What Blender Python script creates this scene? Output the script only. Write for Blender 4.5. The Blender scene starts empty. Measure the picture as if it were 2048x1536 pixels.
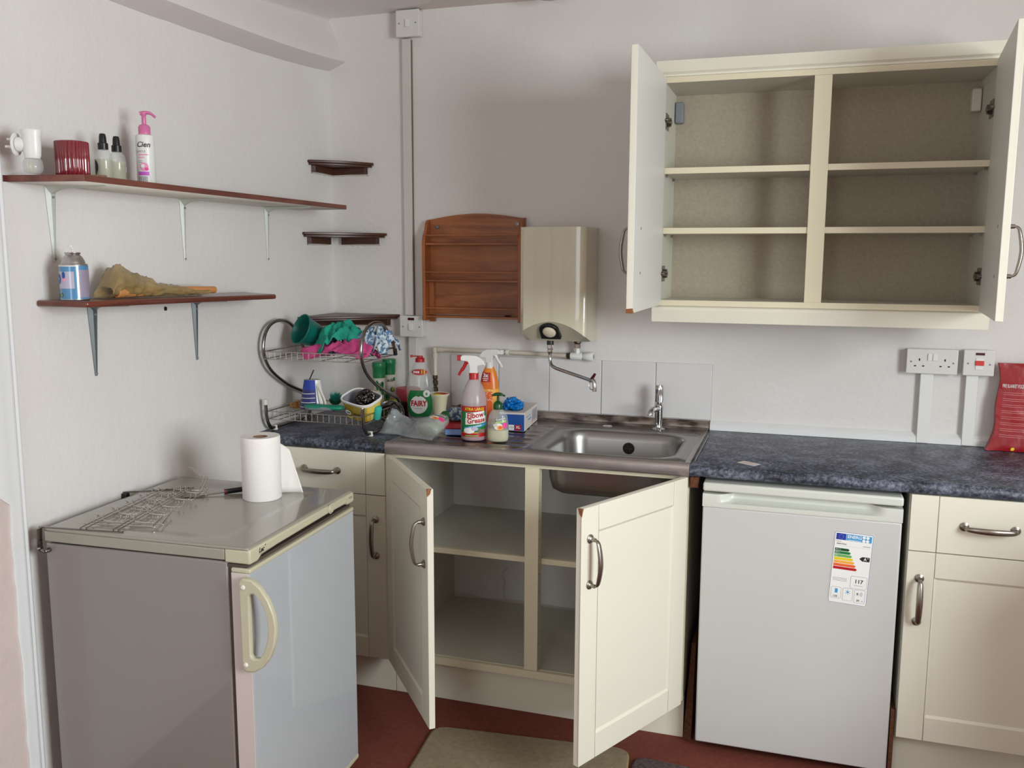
import bpy, bmesh, math, random
from mathutils import Vector, Matrix, noise
random.seed(7)
R = math.radians
PI = math.pi
scene = bpy.context.scene
col = scene.collection

# ------------------------------------------------------------------ camera
cam_d = bpy.data.cameras.new('camera')
cam_o = bpy.data.objects.new('camera', cam_d)
col.objects.link(cam_o)
scene.camera = cam_o
yaw, pitch, roll = R(17.681), R(8.0748), R(0.2222)
F = Vector((-math.sin(yaw) * math.cos(pitch), math.cos(yaw) * math.cos(pitch), -math.sin(pitch)))
RT = Vector((math.cos(yaw), math.sin(yaw), 0)); UP = RT.cross(F)
R2 = math.cos(roll) * RT + math.sin(roll) * UP
U2 = -math.sin(roll) * RT + math.cos(roll) * UP
mw = Matrix((R2, U2, -F)).transposed().to_4x4()
mw.translation = Vector((1.8183, -3.3084, 1.5324))
cam_o.matrix_world = mw
cam_d.sensor_width = 36
cam_d.lens = 1803.65 / 2048 * 36
cam_d.clip_start = 0.05

# ------------------------------------------------------------------ light, world, exposure
scene.view_settings.view_transform = 'Standard'
scene.view_settings.look = 'None'
scene.view_settings.gamma = 1
scene.view_settings.use_curve_mapping = False
scene.view_settings.exposure = 0.0
w = bpy.data.worlds.new('world'); scene.world = w; w.use_nodes = True
bg = w.node_tree.nodes['Background']
bg.inputs[0].default_value = (0.72, 0.83, 1.0, 1); bg.inputs[1].default_value = 1.0

def area_light(name, loc, target, sx, sy, power, colr):
    ld = bpy.data.lights.new(name, 'AREA'); ld.shape = 'RECTANGLE'
    ld.size = sx; ld.size_y = sy; ld.energy = power; ld.color = colr
    lo = bpy.data.objects.new(name, ld); col.objects.link(lo)
    lo.location = loc
    d = Vector(target) - Vector(loc)
    lo.rotation_euler = d.to_track_quat('-Z', 'Y').to_euler()
    return lo
area_light('window_daylight', (3.84, -2.75, 1.60), (2.3, -2.55, 1.05), 1.22, 1.22, 108, (0.93, 1.01, 1.03))
area_light('rear_fill_light', (0.95, -5.13, 1.55), (1.0, -1.5, 0.9), 0.9, 1.2, 15, (0.97, 1.0, 1.0))  # unseen fill light added to brighten faces turned towards the rear

# ------------------------------------------------------------------ materials
def srgb(c):
    if isinstance(c, str):
        c = [int(c[i:i + 2], 16) / 255 for i in (0, 2, 4)]
    return tuple((x / 12.92 if x <= 0.04045 else ((x + 0.055) / 1.055) ** 2.4) for x in c) + (1,)

def mat(name, c, rough=0.5, metal=0.0, alpha=1.0, bump=0.0, bscale=80, var=0.0, vscale=6, c2=None, spec=0.5, coat=0.0, bdetail=3, stretch=None, aniso=0.0, trans=0.0):
    m = bpy.data.materials.new(name); m.use_nodes = True
    nt = m.node_tree; N = nt.nodes; L = nt.links
    b = N['Principled BSDF']
    b.inputs['Base Color'].default_value = srgb(c)
    b.inputs['Roughness'].default_value = rough
    b.inputs['Metallic'].default_value = metal
    b.inputs['Alpha'].default_value = alpha
    b.inputs['Specular IOR Level'].default_value = spec
    b.inputs['Coat Weight'].default_value = coat
    b.inputs['Transmission Weight'].default_value = trans
    m.diffuse_color = srgb(c)
    if bump or var:
        tc = N.new('ShaderNodeTexCoord'); mp = N.new('ShaderNodeMapping')
        L.new(tc.outputs['Object'], mp.inputs[0])
        if stretch: mp.inputs['Scale'].default_value = stretch
    if var:
        n1 = N.new('ShaderNodeTexNoise'); n1.inputs['Scale'].default_value = vscale
        n1.inputs['Detail'].default_value = 5
        L.new(mp.outputs[0], n1.inputs['Vector'])
        rp = N.new('ShaderNodeValToRGB')
        rp.color_ramp.elements[0].position = 0.5 - var; rp.color_ramp.elements[1].position = 0.5 + var
        rp.color_ramp.elements[0].color = srgb(c); rp.color_ramp.elements[1].color = srgb(c2 or c)
        L.new(n1.outputs['Fac'], rp.inputs[0]); L.new(rp.outputs[0], b.inputs['Base Color'])
    if bump:
        n2 = N.new('ShaderNodeTexNoise'); n2.inputs['Scale'].default_value = bscale
        n2.inputs['Detail'].default_value = bdetail
        L.new(mp.outputs[0], n2.inputs['Vector'])
        bp = N.new('ShaderNodeBump'); bp.inputs['Strength'].default_value = 1.0
        bp.inputs['Distance'].default_value = bump
        L.new(n2.outputs['Fac'], bp.inputs['Height']); L.new(bp.outputs[0], b.inputs['Normal'])
    return m

M = {}
M['wall'] = mat('painted_wall', 'dfdbd7', 0.75, bump=0.0018, bscale=45, bdetail=4, var=0.3, vscale=3, c2='d8d3cf', spec=0.3)
M['wall_warm'] = mat('warm_white_paint', 'dccfc4', 0.8)
M['ceil'] = mat('ceiling_paint', 'd8cec6', 0.9, bump=0.002, bscale=40)
M['beam'] = mat('beam_paint', 'dcd5d2', 0.6, bump=0.003, bscale=9)
M['gloss_white'] = mat('gloss_trim_paint', 'e4e4e4', 0.35, bump=0.002, bscale=12)
M['pinkplaster'] = mat('bare_pinkish_plaster', 'c6b8b2', 0.8, bump=0.003, bscale=30, var=0.2, vscale=8, c2='cdbdb6')
M['carpet'] = mat('red_floor', '6c2e20', 0.9, bump=0.003, bscale=400, var=0.25, vscale=60, c2='7d3d2e')
M['mat'] = mat('beige_pile', '8e7d62', 1.0, bump=0.006, bscale=350, var=0.25, vscale=60, c2='a39176')
M['mat_edge'] = mat('mat_binding', '9a8a5c', 0.8)
M['darkmat'] = mat('dark_pile', '3e3434', 1.0, bump=0.006, bscale=350, var=0.2, vscale=80, c2='6b5c58')
M['cream'] = mat('cream_foil', 'e4dfce', 0.42, bump=0.0004, bscale=30)
M['cream_edge'] = mat('cream_edging', 'ddd4b8', 0.5)
M['melamine'] = mat('white_melamine', 'd2cfc1', 0.5, var=0.3, vscale=150, c2='c6c3b5')
M['doorback'] = mat('door_inner_face', 'dad8d1', 0.45)
M['cabback'] = mat('cabinet_backboard', 'aea391', 0.7, var=0.25, vscale=90, c2='a29683')
M['chip'] = mat('bare_fibreboard', '9a6740', 0.9, var=0.2, vscale=60, c2='7d4a28')
M['particle'] = mat('brown_board', '6e4328', 0.9, var=0.2, vscale=120, c2='4c2c1a')
M['steel'] = mat('sink_steel', 'aaa39e', 0.27, 1.0, bump=0.0004, bscale=30, var=0.3, vscale=14, c2='8a8380', stretch=(1, 6, 6))
M['steel_front'] = mat('scuffed_steel', 'b3a8a4', 0.5, 0.75, var=0.25, vscale=10, c2='8d8380', stretch=(1, 5, 5))
M['steel_dirty'] = mat('stained_steel', 'a89c94', 0.45, 0.8, var=0.12, vscale=13, c2='4d413c', stretch=(1, 3, 3))
M['steel_bowl'] = mat('brushed_bowl_steel', '9a9895', 0.34, 1.0)
M['chrome'] = mat('chrome', 'c8c8c8', 0.1, 1.0)
M['chrome_dull'] = mat('dull_chrome', '8d8883', 0.25, 1.0)
M['pewter'] = mat('pewter_handle', '8f8880', 0.32, 1.0, var=0.3, vscale=30, c2='a49c94')
M['rackmetal'] = mat('rack_tube_chrome', '8e8a86', 0.18, 1.0)
M['wire'] = mat('rack_wire', 'b4aea8', 0.25, 1.0)
M['wire2'] = mat('bright_wire', 'c9c5c0', 0.2, 1.0)
M['black'] = mat('black_plastic', '141414', 0.35)
M['blackhole'] = mat('black_void', '0a0a0a', 0.8)
M['white_pl'] = mat('white_plastic', 'e2e1dd', 0.35)
M['white_dull'] = mat('painted_trunking', 'cfcac4', 0.5)
M['socket'] = mat('socket_plastic', 'd9d6d0', 0.3)
M['red_neon'] = mat('dark_red_lens', '4b1216', 0.25)
M['red_sw'] = mat('red_switch', 'd1342a', 0.35)
M['trunk_line'] = mat('trunk_line_brown', '85776a', 0.8)
M['pipe'] = mat('painted_pipe', 'd8d2c8', 0.5, bump=0.001, bscale=40, var=0.25, vscale=9, c2='b9ab96')
M['brass'] = mat('dull_brass', '5d5142', 0.4, 0.8)
M['heater'] = mat('heater_cream', 'd2cab0', 0.25, coat=0.6)
M['heater_lo'] = mat('heater_cream_skirt', 'cac2aa', 0.28)
M['tile'] = mat('glazed_tile', 'd6d4d4', 0.15)
M['grout'] = mat('grout', 'b2aeaa', 0.9)
M['fridge'] = mat('fridge_white', 'c9c8c5', 0.3, coat=0.2)
M['fridge_trim'] = mat('fridge_trim_white', 'd2d4cb', 0.3)
M['fridge_recess'] = mat('fridge_recess', 'd5ddd2', 0.35)
M['frz_side'] = mat('freezer_side_grey', '857e79', 0.3, coat=0.6)
M['frz_door'] = mat('freezer_door_silver', 'b2b6ba', 0.3, coat=0.8)
M['frz_edge'] = mat('freezer_door_edge', 'cdc1bc', 0.35)
M['frz_top'] = mat('freezer_top', '969285', 0.2, bump=0.0002, bscale=200, coat=0.5)
M['frz_cream'] = mat('freezer_trim_khaki', 'bfbaa0', 0.3)
M['gasket'] = mat('gasket', '4c3f38', 0.7)
M['paper'] = mat('tissue_paper', 'eeeae6', 0.95, bump=0.0005, bscale=300)
M['card'] = mat('cardboard_core', '8b6f5c', 0.9)
M['cardpaper'] = mat('white_card', 'd8cfc9', 0.6)
M['red'] = mat('red_plastic', 'b3161f', 0.35)
M['redbag'] = mat('red_vinyl_pouch', 'a5121c', 0.35, bump=0.006, bscale=14, var=0.3, vscale=10, c2='8c1019')
M['fadedwhite'] = mat('pinkish_print', 'd98a8a', 0.5)
M['yellow'] = mat('yellow_print', 'e6c81e', 0.4)
M['ltyellow'] = mat('bright_yellow_scourer', 'f0e020', 0.6)
M['green'] = mat('green_print', '12783a', 0.4)
M['dkgreen'] = mat('dark_green_plastic', '0c4a22', 0.3)
M['midgreen'] = mat('green_cap_plastic', '1a7a48', 0.35)
M['ltgreen'] = mat('light_green', '6aa95a', 0.5)
M['limegreen'] = mat('lime_print', '9ac832', 0.5)
M['teal'] = mat('teal_plastic', '04665c', 0.45)
M['tealcloth'] = mat('teal_microfibre', '1b8f7a', 0.95, bump=0.0015, bscale=500, var=0.2, vscale=40, c2='24a48c')
M['aqua'] = mat('aqua_plastic', '35b0a0', 0.5)
M['pinkcloth'] = mat('pink_microfibre', 'c23f7c', 0.95, bump=0.0015, bscale=500, var=0.2, vscale=40, c2='d2568e')
M['bluecloth'] = mat('blue_white_cloth', 'c9d3da', 0.95, bump=0.001, bscale=400, var=0.04, vscale=70, c2='56789a')
M['blueglove'] = mat('blue_nitrile', '0a7ac8', 0.4)
M['blue'] = mat('blue_print', '1d4f9a', 0.4)
M['skyblue'] = mat('sky_blue_print', '3a9ad0', 0.4)
M['navy'] = mat('navy_stripe', '2a2f6e', 0.4)
M['royal'] = mat('royal_blue', '1a3aa0', 0.4)
M['palblue'] = mat('pale_blue_plastic', '7f9fd4', 0.4)
M['ltblue'] = mat('pale_print', 'b9b5c8', 0.45)
M['lilac'] = mat('lilac_print', '9a90a4', 0.35)
M['white'] = mat('white_print', 'ecebe8', 0.5)
M['offwhite'] = mat('offwhite_plastic', 'd8d2c6', 0.5)
M['ink'] = mat('black_ink', '1c1c20', 0.5)
M['greyink'] = mat('grey_ink', '7f8288', 0.5)
M['magenta'] = mat('magenta_print', 'c05ac0', 0.5)
M['pinkprint'] = mat('pink_print', 'e79ab8', 0.5)
M['hotpink'] = mat('hot_pink_print', 'e83e8c', 0.5)
M['pinkpump'] = mat('pink_pump_plastic', 'd0709e', 0.3)
M['orange'] = mat('orange_print', 'e8622a', 0.5)
M['amber'] = mat('amber_print', 'f0a83c', 0.5)
M['clear'] = mat('clear_plastic', 'd8dcd8', 0.08, alpha=0.28, spec=0.8)
M['clear2'] = mat('frosted_plastic', 'cbbcbf', 0.22, alpha=0.55)
M['clearliq'] = mat('cream_soap', 'ccc79a', 0.3, alpha=0.95)
M['pinkliq'] = mat('pink_liquid', 'a82c58', 0.2, alpha=0.95)
M['oil'] = mat('pale_oil', 'd2cca0', 0.1, alpha=0.42)
M['greyliq'] = mat('grey_soap', '9aa588', 0.2, alpha=0.45)
M['orangebot'] = mat('orange_bottle', 'e8701e', 0.3, alpha=0.92, var=0.15, vscale=9, c2='f0a01c')
M['bag'] = mat('thin_plastic_bag', 'cfd9de', 0.22, alpha=0.40, spec=0.9)
M['bag2'] = mat('amber_plastic_wrap', 'b59a68', 0.2, alpha=0.72, spec=0.8, var=0.2, vscale=14, c2='8f7a4c')
M['orangeplastic'] = mat('orange_clay', 'c98850', 0.5)
M['dkorange'] = mat('dark_orange_hollow', '7a3414', 0.7)
M['redglass'] = mat('ruby_glass', '7c0f22', 0.12, spec=0.8, coat=1.0)
M['glass'] = mat('thin_glass', 'c8ccc8', 0.05, alpha=0.35, spec=0.8)
M['alu'] = mat('can_aluminium', 'b8b6b4', 0.28, 1.0)
M['steelwool'] = mat('steel_wool', '7a7470', 0.2, 1.0)
M['blackglass'] = mat('smoked_glass', '181616', 0.06, spec=1.0, coat=1.0)
M['dried'] = mat('dried_orange_scourer', 'a86a28', 0.9, var=0.2, vscale=80, c2='d09a50')
M['bracket_w'] = mat('white_bracket_metal', 'b9bdb2', 0.35, bump=0.0008, bscale=30)
M['bracket_g'] = mat('grey_bracket_metal', '5c6264', 0.4, 0.3)
M['plaster'] = mat('ragged_plaster', 'cfc9c0', 0.9, bump=0.003, bscale=60)
M['rosewood'] = mat('stained_ply', '3f2118', 0.35, var=0.25, vscale=6, c2='52301f', stretch=(3, 3, 30))
M['tubyellow'] = mat('tub_yellow', 'e3b93a', 0.45, var=0.1, vscale=20, c2='edcf62')
M['creamcup'] = mat('cream_plastic', 'ddd6b4', 0.4)
M['scrub'] = mat('teal_green_plastic', '1a8468', 0.4)
M['canblue'] = mat('can_blue_print', '4484b0', 0.35, coat=0.8)
M['canlilac'] = mat('can_lilac_print', '968da0', 0.35, coat=0.8)
M['canpale'] = mat('can_pale_print', 'b3afc2', 0.35, coat=0.8)
M['maroon'] = mat('maroon_plastic', '5a1216', 0.35)
M['redtub_t'] = mat('translucent_red', 'c23a48', 0.4, alpha=0.85)
M['wirestuff'] = M['wire']

def wood(name, c1, c2, axis, rough=0.4, sc=1.0, coat=0.1):
    m = bpy.data.materials.new(name); m.use_nodes = True
    nt = m.node_tree; N = nt.nodes; L = nt.links; b = N['Principled BSDF']
    tc = N.new('ShaderNodeTexCoord'); mp = N.new('ShaderNodeMapping')
    s = [9 * sc, 9 * sc, 9 * sc]; s['xyz'.index(axis)] = 1.2 * sc
    mp.inputs['Scale'].default_value = s
    L.new(tc.outputs['Object'], mp.inputs[0])
    n = N.new('ShaderNodeTexNoise'); n.inputs['Scale'].default_value = 1.6
    n.inputs['Detail'].default_value = 4; n.inputs['Distortion'].default_value = 1.6
    L.new(mp.outputs[0], n.inputs['Vector'])
    n2 = N.new('ShaderNodeTexNoise'); n2.inputs['Scale'].default_value = 22
    L.new(mp.outputs[0], n2.inputs['Vector'])
    ad = N.new('ShaderNodeMath'); ad.operation = 'MULTIPLY_ADD'; ad.inputs[1].default_value = 0.25
    L.new(n2.outputs['Fac'], ad.inputs[0]); L.new(n.outputs['Fac'], ad.inputs[2])
    rp = N.new('ShaderNodeValToRGB')
    rp.color_ramp.elements[0].position = 0.48; rp.color_ramp.elements[1].position = 0.76
    rp.color_ramp.elements[0].color = srgb(c1); rp.color_ramp.elements[1].color = srgb(c2)
    L.new(ad.outputs[0], rp.inputs[0]); L.new(rp.outputs[0], b.inputs['Base Color'])
    b.inputs['Roughness'].default_value = rough; b.inputs['Coat Weight'].default_value = coat
    m.diffuse_color = srgb(c1)
    return m
M['pine'] = wood('pine_board', '7d431f', 'a5622f', 'x', 0.45)
M['pine_v'] = wood('pine_edge', '8d4a20', 'a55f30', 'z', 0.45)
M['mahog'] = wood('mahogany_edge', '5b3028', '7a4638', 'y', 0.4)
M['mahog2'] = wood('mahogany_gloss', '57261a', '6d3424', 'y', 0.3, coat=0.3)

def worktop_mat():
    m = bpy.data.materials.new('speckled_worktop'); m.use_nodes = True
    nt = m.node_tree; N = nt.nodes; L = nt.links; b = N['Principled BSDF']
    tc = N.new('ShaderNodeTexCoord')
    n = N.new('ShaderNodeTexNoise'); n.inputs['Scale'].default_value = 95; n.inputs['Detail'].default_value = 6
    n.inputs['Roughness'].default_value = 0.75
    n3 = N.new('ShaderNodeTexNoise'); n3.inputs['Scale'].default_value = 14; n3.inputs['Detail'].default_value = 4
    L.new(tc.outputs['Object'], n.inputs['Vector']); L.new(tc.outputs['Object'], n3.inputs['Vector'])
    ad = N.new('ShaderNodeMath'); ad.operation = 'MULTIPLY_ADD'; ad.inputs[1].default_value = 0.4
    L.new(n3.outputs['Fac'], ad.inputs[0]); L.new(n.outputs['Fac'], ad.inputs[2])
    rp = N.new('ShaderNodeValToRGB'); e = rp.color_ramp.elements
    e[0].position = 0.58; e[0].color = srgb('202228')
    e[1].position = 0.86; e[1].color = srgb('7e8292')
    x = e.new(0.70); x.color = srgb('454b5a')
    L.new(ad.outputs[0], rp.inputs[0]); L.new(rp.outputs[0], b.inputs['Base Color'])
    b.inputs['Roughness'].default_value = 0.42
    b.inputs['Coat Weight'].default_value = 0.15; b.inputs['Coat Roughness'].default_value = 0.28; b.inputs['Coat IOR'].default_value = 1.6
    m.diffuse_color = srgb('424a60')
    return m
M['worktop'] = worktop_mat()

# ------------------------------------------------------------------ mesh helpers
class MB:
    def __init__(s):
        s.v = []; s.f = []; s.m = []; s.mi = 0; s.mats = []; s.T = None
    def use(s, key):
        if key not in s.mats: s.mats.append(key)
        s.mi = s.mats.index(key); return s
    def add(s, vs, fs):
        o = len(s.v)
        for p in vs:
            p = Vector(p)
            if s.T is not None: p = s.T @ p
            s.v.append(tuple(p))
        for f in fs:
            s.f.append([o + i for i in f]); s.m.append(s.mi)
    def box(s, x0, x1, y0, y1, z0, z1):
        s.hexa([(x0, y0, z0), (x1, y0, z0), (x1, y1, z0), (x0, y1, z0), (x0, y0, z1), (x1, y0, z1), (x1, y1, z1), (x0, y1, z1)])
    def hexa(s, p):
        s.add(p, [(0, 3, 2, 1), (4, 5, 6, 7), (0, 1, 5, 4), (1, 2, 6, 5), (2, 3, 7, 6), (3, 0, 4, 7)])
    def prism(s, poly, a, b, axis='y'):
        n = len(poly)
        def P(u, v, t):
            return {'y': (u, t, v), 'x': (t, u, v), 'z': (u, v, t)}[axis]
        vs = [P(u, v, a) for u, v in poly] + [P(u, v, b) for u, v in poly]
        fs = [tuple(range(n)), tuple(reversed(range(n, 2 * n)))]
        fs += [(i, n + i, n + (i + 1) % n, (i + 1) % n) for i in range(n)]
        s.add(vs, fs)
    def tube(s, pts, r, n=8, closed=False, flat=1.0, caps=True, up=None):
        pts = [Vector(p) for p in pts]; k = len(pts)
        rs = r if isinstance(r, (list, tuple)) else [r] * k
        vs = []; prev = None
        for i, p in enumerate(pts):
            if closed: t = pts[(i + 1) % k] - pts[i - 1]
            else: t = pts[min(i + 1, k - 1)] - pts[max(i - 1, 0)]
            if t.length < 1e-9: t = Vector((0, 0, 1))
            t.normalize()
            if prev is None:
                a = Vector(up) if up else (Vector((0, 0, 1)) if abs(t.z) < 0.9 else Vector((1, 0, 0)))
            else: a = prev
            a = a - t * a.dot(t)
            if a.length < 1e-6: a = t.orthogonal()
            a.normalize(); prev = a; b = t.cross(a)
            for j in range(n):
                th = 2 * PI * j / n
                vs.append(p + (a * math.cos(th) + b * math.sin(th) * flat) * rs[i])
        fs = []
        for i in range(k if closed else k - 1):
            i2 = (i + 1) % k
            for j in range(n):
                j2 = (j + 1) % n
                fs.append((i * n + j, i * n + j2, i2 * n + j2, i2 * n + j))
        if caps and not closed:
            fs.append(tuple(reversed(range(n)))); fs.append(tuple((k - 1) * n + j for j in range(n)))
        s.add(vs, fs)
    def lathe(s, prof, n=24, c=(0, 0, 0), sx=1, sy=1, ex=2.0, axis='z'):
        vs = []; fs = []; k = len(prof)
        for (r, z) in prof:
            for j in range(n):
                th = 2 * PI * j / n; cs, sn = math.cos(th), math.sin(th)
                if ex != 2.0:
                    q = (abs(cs) ** ex + abs(sn) ** ex) ** (-1 / ex); cs *= q; sn *= q
                x, y = r * sx * cs, r * sy * sn
                if axis == 'z': p = (x, y, z)
                elif axis == 'y': p = (x, z, -y)
                else: p = (z, x, y)
                vs.append((p[0] + c[0], p[1] + c[1], p[2] + c[2]))
        for i in range(k - 1):
            for j in range(n):
                j2 = (j + 1) % n
                fs.append((i * n + j, i * n + j2, (i + 1) * n + j2, (i + 1) * n + j))
        if prof[0][0] > 1e-6: fs.append(tuple(reversed(range(n))))
        if prof[-1][0] > 1e-6: fs.append(tuple((k - 1) * n + j for j in range(n)))
        s.add(vs, fs)
    def shell(s, prof, n=24, c=(0, 0, 0), sx=1, sy=1, ex=2.0):
        vs = []; fs = []; k = len(prof)      # open profile, no caps
        for (r, z) in prof:
            for j in range(n):
                th = 2 * PI * j / n; cs, sn = math.cos(th), math.sin(th)
                if ex != 2.0:
                    q = (abs(cs) ** ex + abs(sn) ** ex) ** (-1 / ex); cs *= q; sn *= q
                vs.append((r * sx * cs + c[0], r * sy * sn + c[1], z + c[2]))
        for i in range(k - 1):
            for j in range(n):
                j2 = (j + 1) % n
                fs.append((i * n + j, i * n + j2, (i + 1) * n + j2, (i + 1) * n + j))
        s.add(vs, fs)
    def grid(s, fn, nu, nv):
        vs = [fn(i / nu, j / nv) for j in range(nv + 1) for i in range(nu + 1)]
        fs = [(j * (nu + 1) + i, j * (nu + 1) + i + 1, (j + 1) * (nu + 1) + i + 1, (j + 1) * (nu + 1) + i) for j in range(nv) for i in range(nu)]
        s.add(vs, fs)
    def text(s, body, size, x, z, off=0.0, sx=1.0, bold=0.0, shear=0.0, align='CENTER', rot=0.0):
        # lettering in the local XZ plane, facing -Y
        cu = bpy.data.curves.new('t', 'FONT'); cu.body = body; cu.size = size
        cu.align_x = align; cu.align_y = 'CENTER'; cu.offset = bold; cu.shear = shear; cu.resolution_u = 3
        ob = bpy.data.objects.new('t', cu); col.objects.link(ob)
        bpy.context.view_layer.update()
        me = ob.to_mesh()
        vs = []
        cr, sr = math.cos(rot), math.sin(rot)
        for q in me.vertices:
            a, b = q.co.x * sx, q.co.y
            vs.append((x + a * cr - b * sr, -off, z + a * sr + b * cr))
        s.add(vs, [tuple(pp.vertices) for pp in me.polygons])
        ob.to_mesh_clear(); bpy.data.objects.remove(ob); bpy.data.curves.remove(cu)
    def patch(s, x0, x1, z0, z1, off=0.0, nx=10, nz=1):
        s.grid(lambda u, v: (x0 + (x1 - x0) * u, -off, z0 + (z1 - z0) * v), nx, nz)
    def disc(s, x, z, rx, rz, off=0.0, n=20, a0=0, a1=360):
        kr = 6 if rx > .010 else 1
        vs = [(x, -off, z)]; fs = [(0, i, i + 1) for i in range(1, n + 1)]
        for q in range(1, kr + 1):
            vs += [(x + rx * q / kr * math.cos(R(a0 + (a1 - a0) * i / n)), -off, z + rz * q / kr * math.sin(R(a0 + (a1 - a0) * i / n))) for i in range(n + 1)]
        for q in range(kr - 1):
            for i in range(1, n + 1): fs.append((q * (n + 1) + i, (q + 1) * (n + 1) + i, (q + 1) * (n + 1) + i + 1, q * (n + 1) + i + 1))
        s.add(vs, fs)
    def band(s, x0, z0, x1, z1, h, off=0.0, nx=14):
        s.grid(lambda u, v: (x0 + (x1 - x0) * u, -off, z0 + (z1 - z0) * u + h * v), nx, 2)
    def poly(s, pts, off=0.0):
        s.add([(x, -off, z) for x, z in pts], [tuple(range(len(pts)))])
    def wrap(s, rx, ry, phi=0.0, rfn=None):
        # bend flat artwork (XZ plane) round an upright ellipse; phi turns it
        out = []
        for (x, y, z) in s.v:
            k = rfn(z) if rfn else 1.0
            th = x / ((rx + ry) / 2 * k) + phi
            out.append(((rx * k - y) * math.sin(th), -(ry * k - y) * math.cos(th), z))
        s.v = out
    def build(s, name, parent=None, mats=None, smooth=30, bevel=0, seg=2, solid=0, subsurf=0, loc=None, rot=None):
        me = bpy.data.meshes.new(name)
        me.from_pydata(s.v, [], s.f)
        keys = mats or s.mats or ['white']
        if isinstance(keys, str): keys = [keys]
        for k in keys: me.materials.append(M[k])
        if s.mats:
            me.polygons.foreach_set('material_index', s.m)
        bm = bmesh.new(); bm.from_mesh(me)
        bmesh.ops.remove_doubles(bm, verts=bm.verts, dist=1e-6)
        bmesh.ops.recalc_face_normals(bm, faces=bm.faces)
        bm.to_mesh(me); bm.free()
        if smooth:
            me.polygons.foreach_set('use_smooth', [True] * len(me.polygons))
            me.set_sharp_from_angle(angle=R(smooth))
        me.update()
        o = bpy.data.objects.new(name, me); col.objects.link(o)
        if parent is not None: o.parent = parent
        if loc: o.location = loc
        if rot: o.rotation_euler = rot
        if solid:
            q = o.modifiers.new('s', 'SOLIDIFY'); q.thickness = solid; q.offset = 0
        if subsurf:
            q = o.modifiers.new('ss', 'SUBSURF'); q.levels = subsurf; q.render_levels = subsurf
        if bevel:
            q = o.modifiers.new('b', 'BEVEL'); q.width = bevel; q.segments = seg
            q.limit_method = 'ANGLE'; q.angle_limit = R(40)
        return o

def tag(o, label, cat, group=None, kind=None):
    o['label'] = label; o['category'] = cat
    if group: o['group'] = group
    if kind: o['kind'] = kind
    return o
def thing(name, label, cat, loc=(0, 0, 0), rotz=0, group=None, rot=None):
    o = bpy.data.objects.new(name, None); col.objects.link(o)
    o.empty_display_size = 0.05
    o.location = loc; o.rotation_euler = rot or (0, 0, rotz)
    return tag(o, label, cat, group)
def struct(o):
    o['kind'] = 'structure'; return o
def bx(name, parent, m, x0, x1, y0, y1, z0, z1, bevel=0.0, **k):
    b = MB().use(m); b.box(x0, x1, y0, y1, z0, z1); return b.build(name, parent, bevel=bevel, **k)
def curve(pts, n=6, closed=False):
    P = [Vector(p) for p in pts]; out = []; k = len(P)
    rng = range(k if closed else k - 1)
    for i in rng:
        p0 = P[(i - 1) % k] if closed or i > 0 else P[0]
        p1 = P[i]; p2 = P[(i + 1) % k]
        p3 = P[(i + 2) % k] if closed or i + 2 < k else P[-1]
        for j in range(n):
            t = j / n
            out.append(0.5 * ((2 * p1) + (p2 - p0) * t + (2 * p0 - 5 * p1 + 4 * p2 - p3) * t * t + (3 * p1 - p0 - 3 * p2 + p3) * t ** 3))
    if not closed: out.append(P[-1])
    return out
def nz(v, s=1.0): return noise.noise(Vector(v) * s)

# ------------------------------------------------------------------ setting
RX, RY, CZ = 3.8, -5.2, 2.455
b = MB().use('carpet'); b.box(-0.1, RX + .1, RY - .1, 0.1, -0.1, 0.0); struct(b.build('floor', smooth=0))
b = MB().use('ceil'); b.box(-0.1, RX + .1, RY - .1, 0.1, CZ, CZ + 0.1); struct(b.build('ceiling', smooth=0))
b = MB().use('wall'); b.box(-0.1, RX + .1, 0, 0.1, 0, CZ); struct(b.build('wall_back', smooth=0))
b = MB().use('wall'); b.box(-0.1, 0, -1.66, 0, 0, CZ); b.box(-0.1, 0, -2.62, -1.66, 2.06, CZ); b.box(-0.1, 0, RY, -2.62, 0, CZ)
struct(b.build('wall_left', smooth=0))
b = MB().use('wall_warm')
b.box(0, RX, RY - .1, RY, 0, 0.9); b.box(0, RX, RY - .1, RY, 2.2, CZ); b.box(0, 0.45, RY - .1, RY, 0.9, 2.2); b.box(1.45, RX, RY - .1, RY, 0.9, 2.2)
struct(b.build('wall_rear', smooth=0))
b = MB().use('wall_warm')
b.box(2.70, 2.80, -1.95, -1.25, 0, 0.55); b.box(2.70, 2.80, -1.25, -0.62, 0, 0.93)   # unseen low wall added to shade the fridge and right-hand unit
b.box(RX, RX + .1, RY, 0, 0, 0.95); b.box(RX, RX + .1, RY, 0, 2.28, CZ); b.box(RX, RX + .1, RY, -3.42, 0.95, 2.28); b.box(RX, RX + .1, -2.08, 0, 0.95, 2.28)
struct(b.build('wall_right', smooth=0))
b = MB().use('gloss_white')
for z in (0.95, 2.24): b.box(RX - .01, RX + .05, -3.42, -2.08, z, z + .04)
for y in (-3.42, -2.77, -2.12): b.box(RX - .01, RX + .05, y, y + .04, 0.95, 2.28)
struct(b.build('window_1', smooth=0))
b = MB().use('gloss_white')
for z in (0.9, 2.16): b.box(0.45, 1.45, RY - .05, RY + .02, z, z + .04)
for x in (0.45, 1.41): b.box(x, x + .04, RY - .05, RY + .02, 0.9, 2.2)
struct(b.build('rear_fill_frame', smooth=0))  # made-up window frame added around the rear fill light
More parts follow.
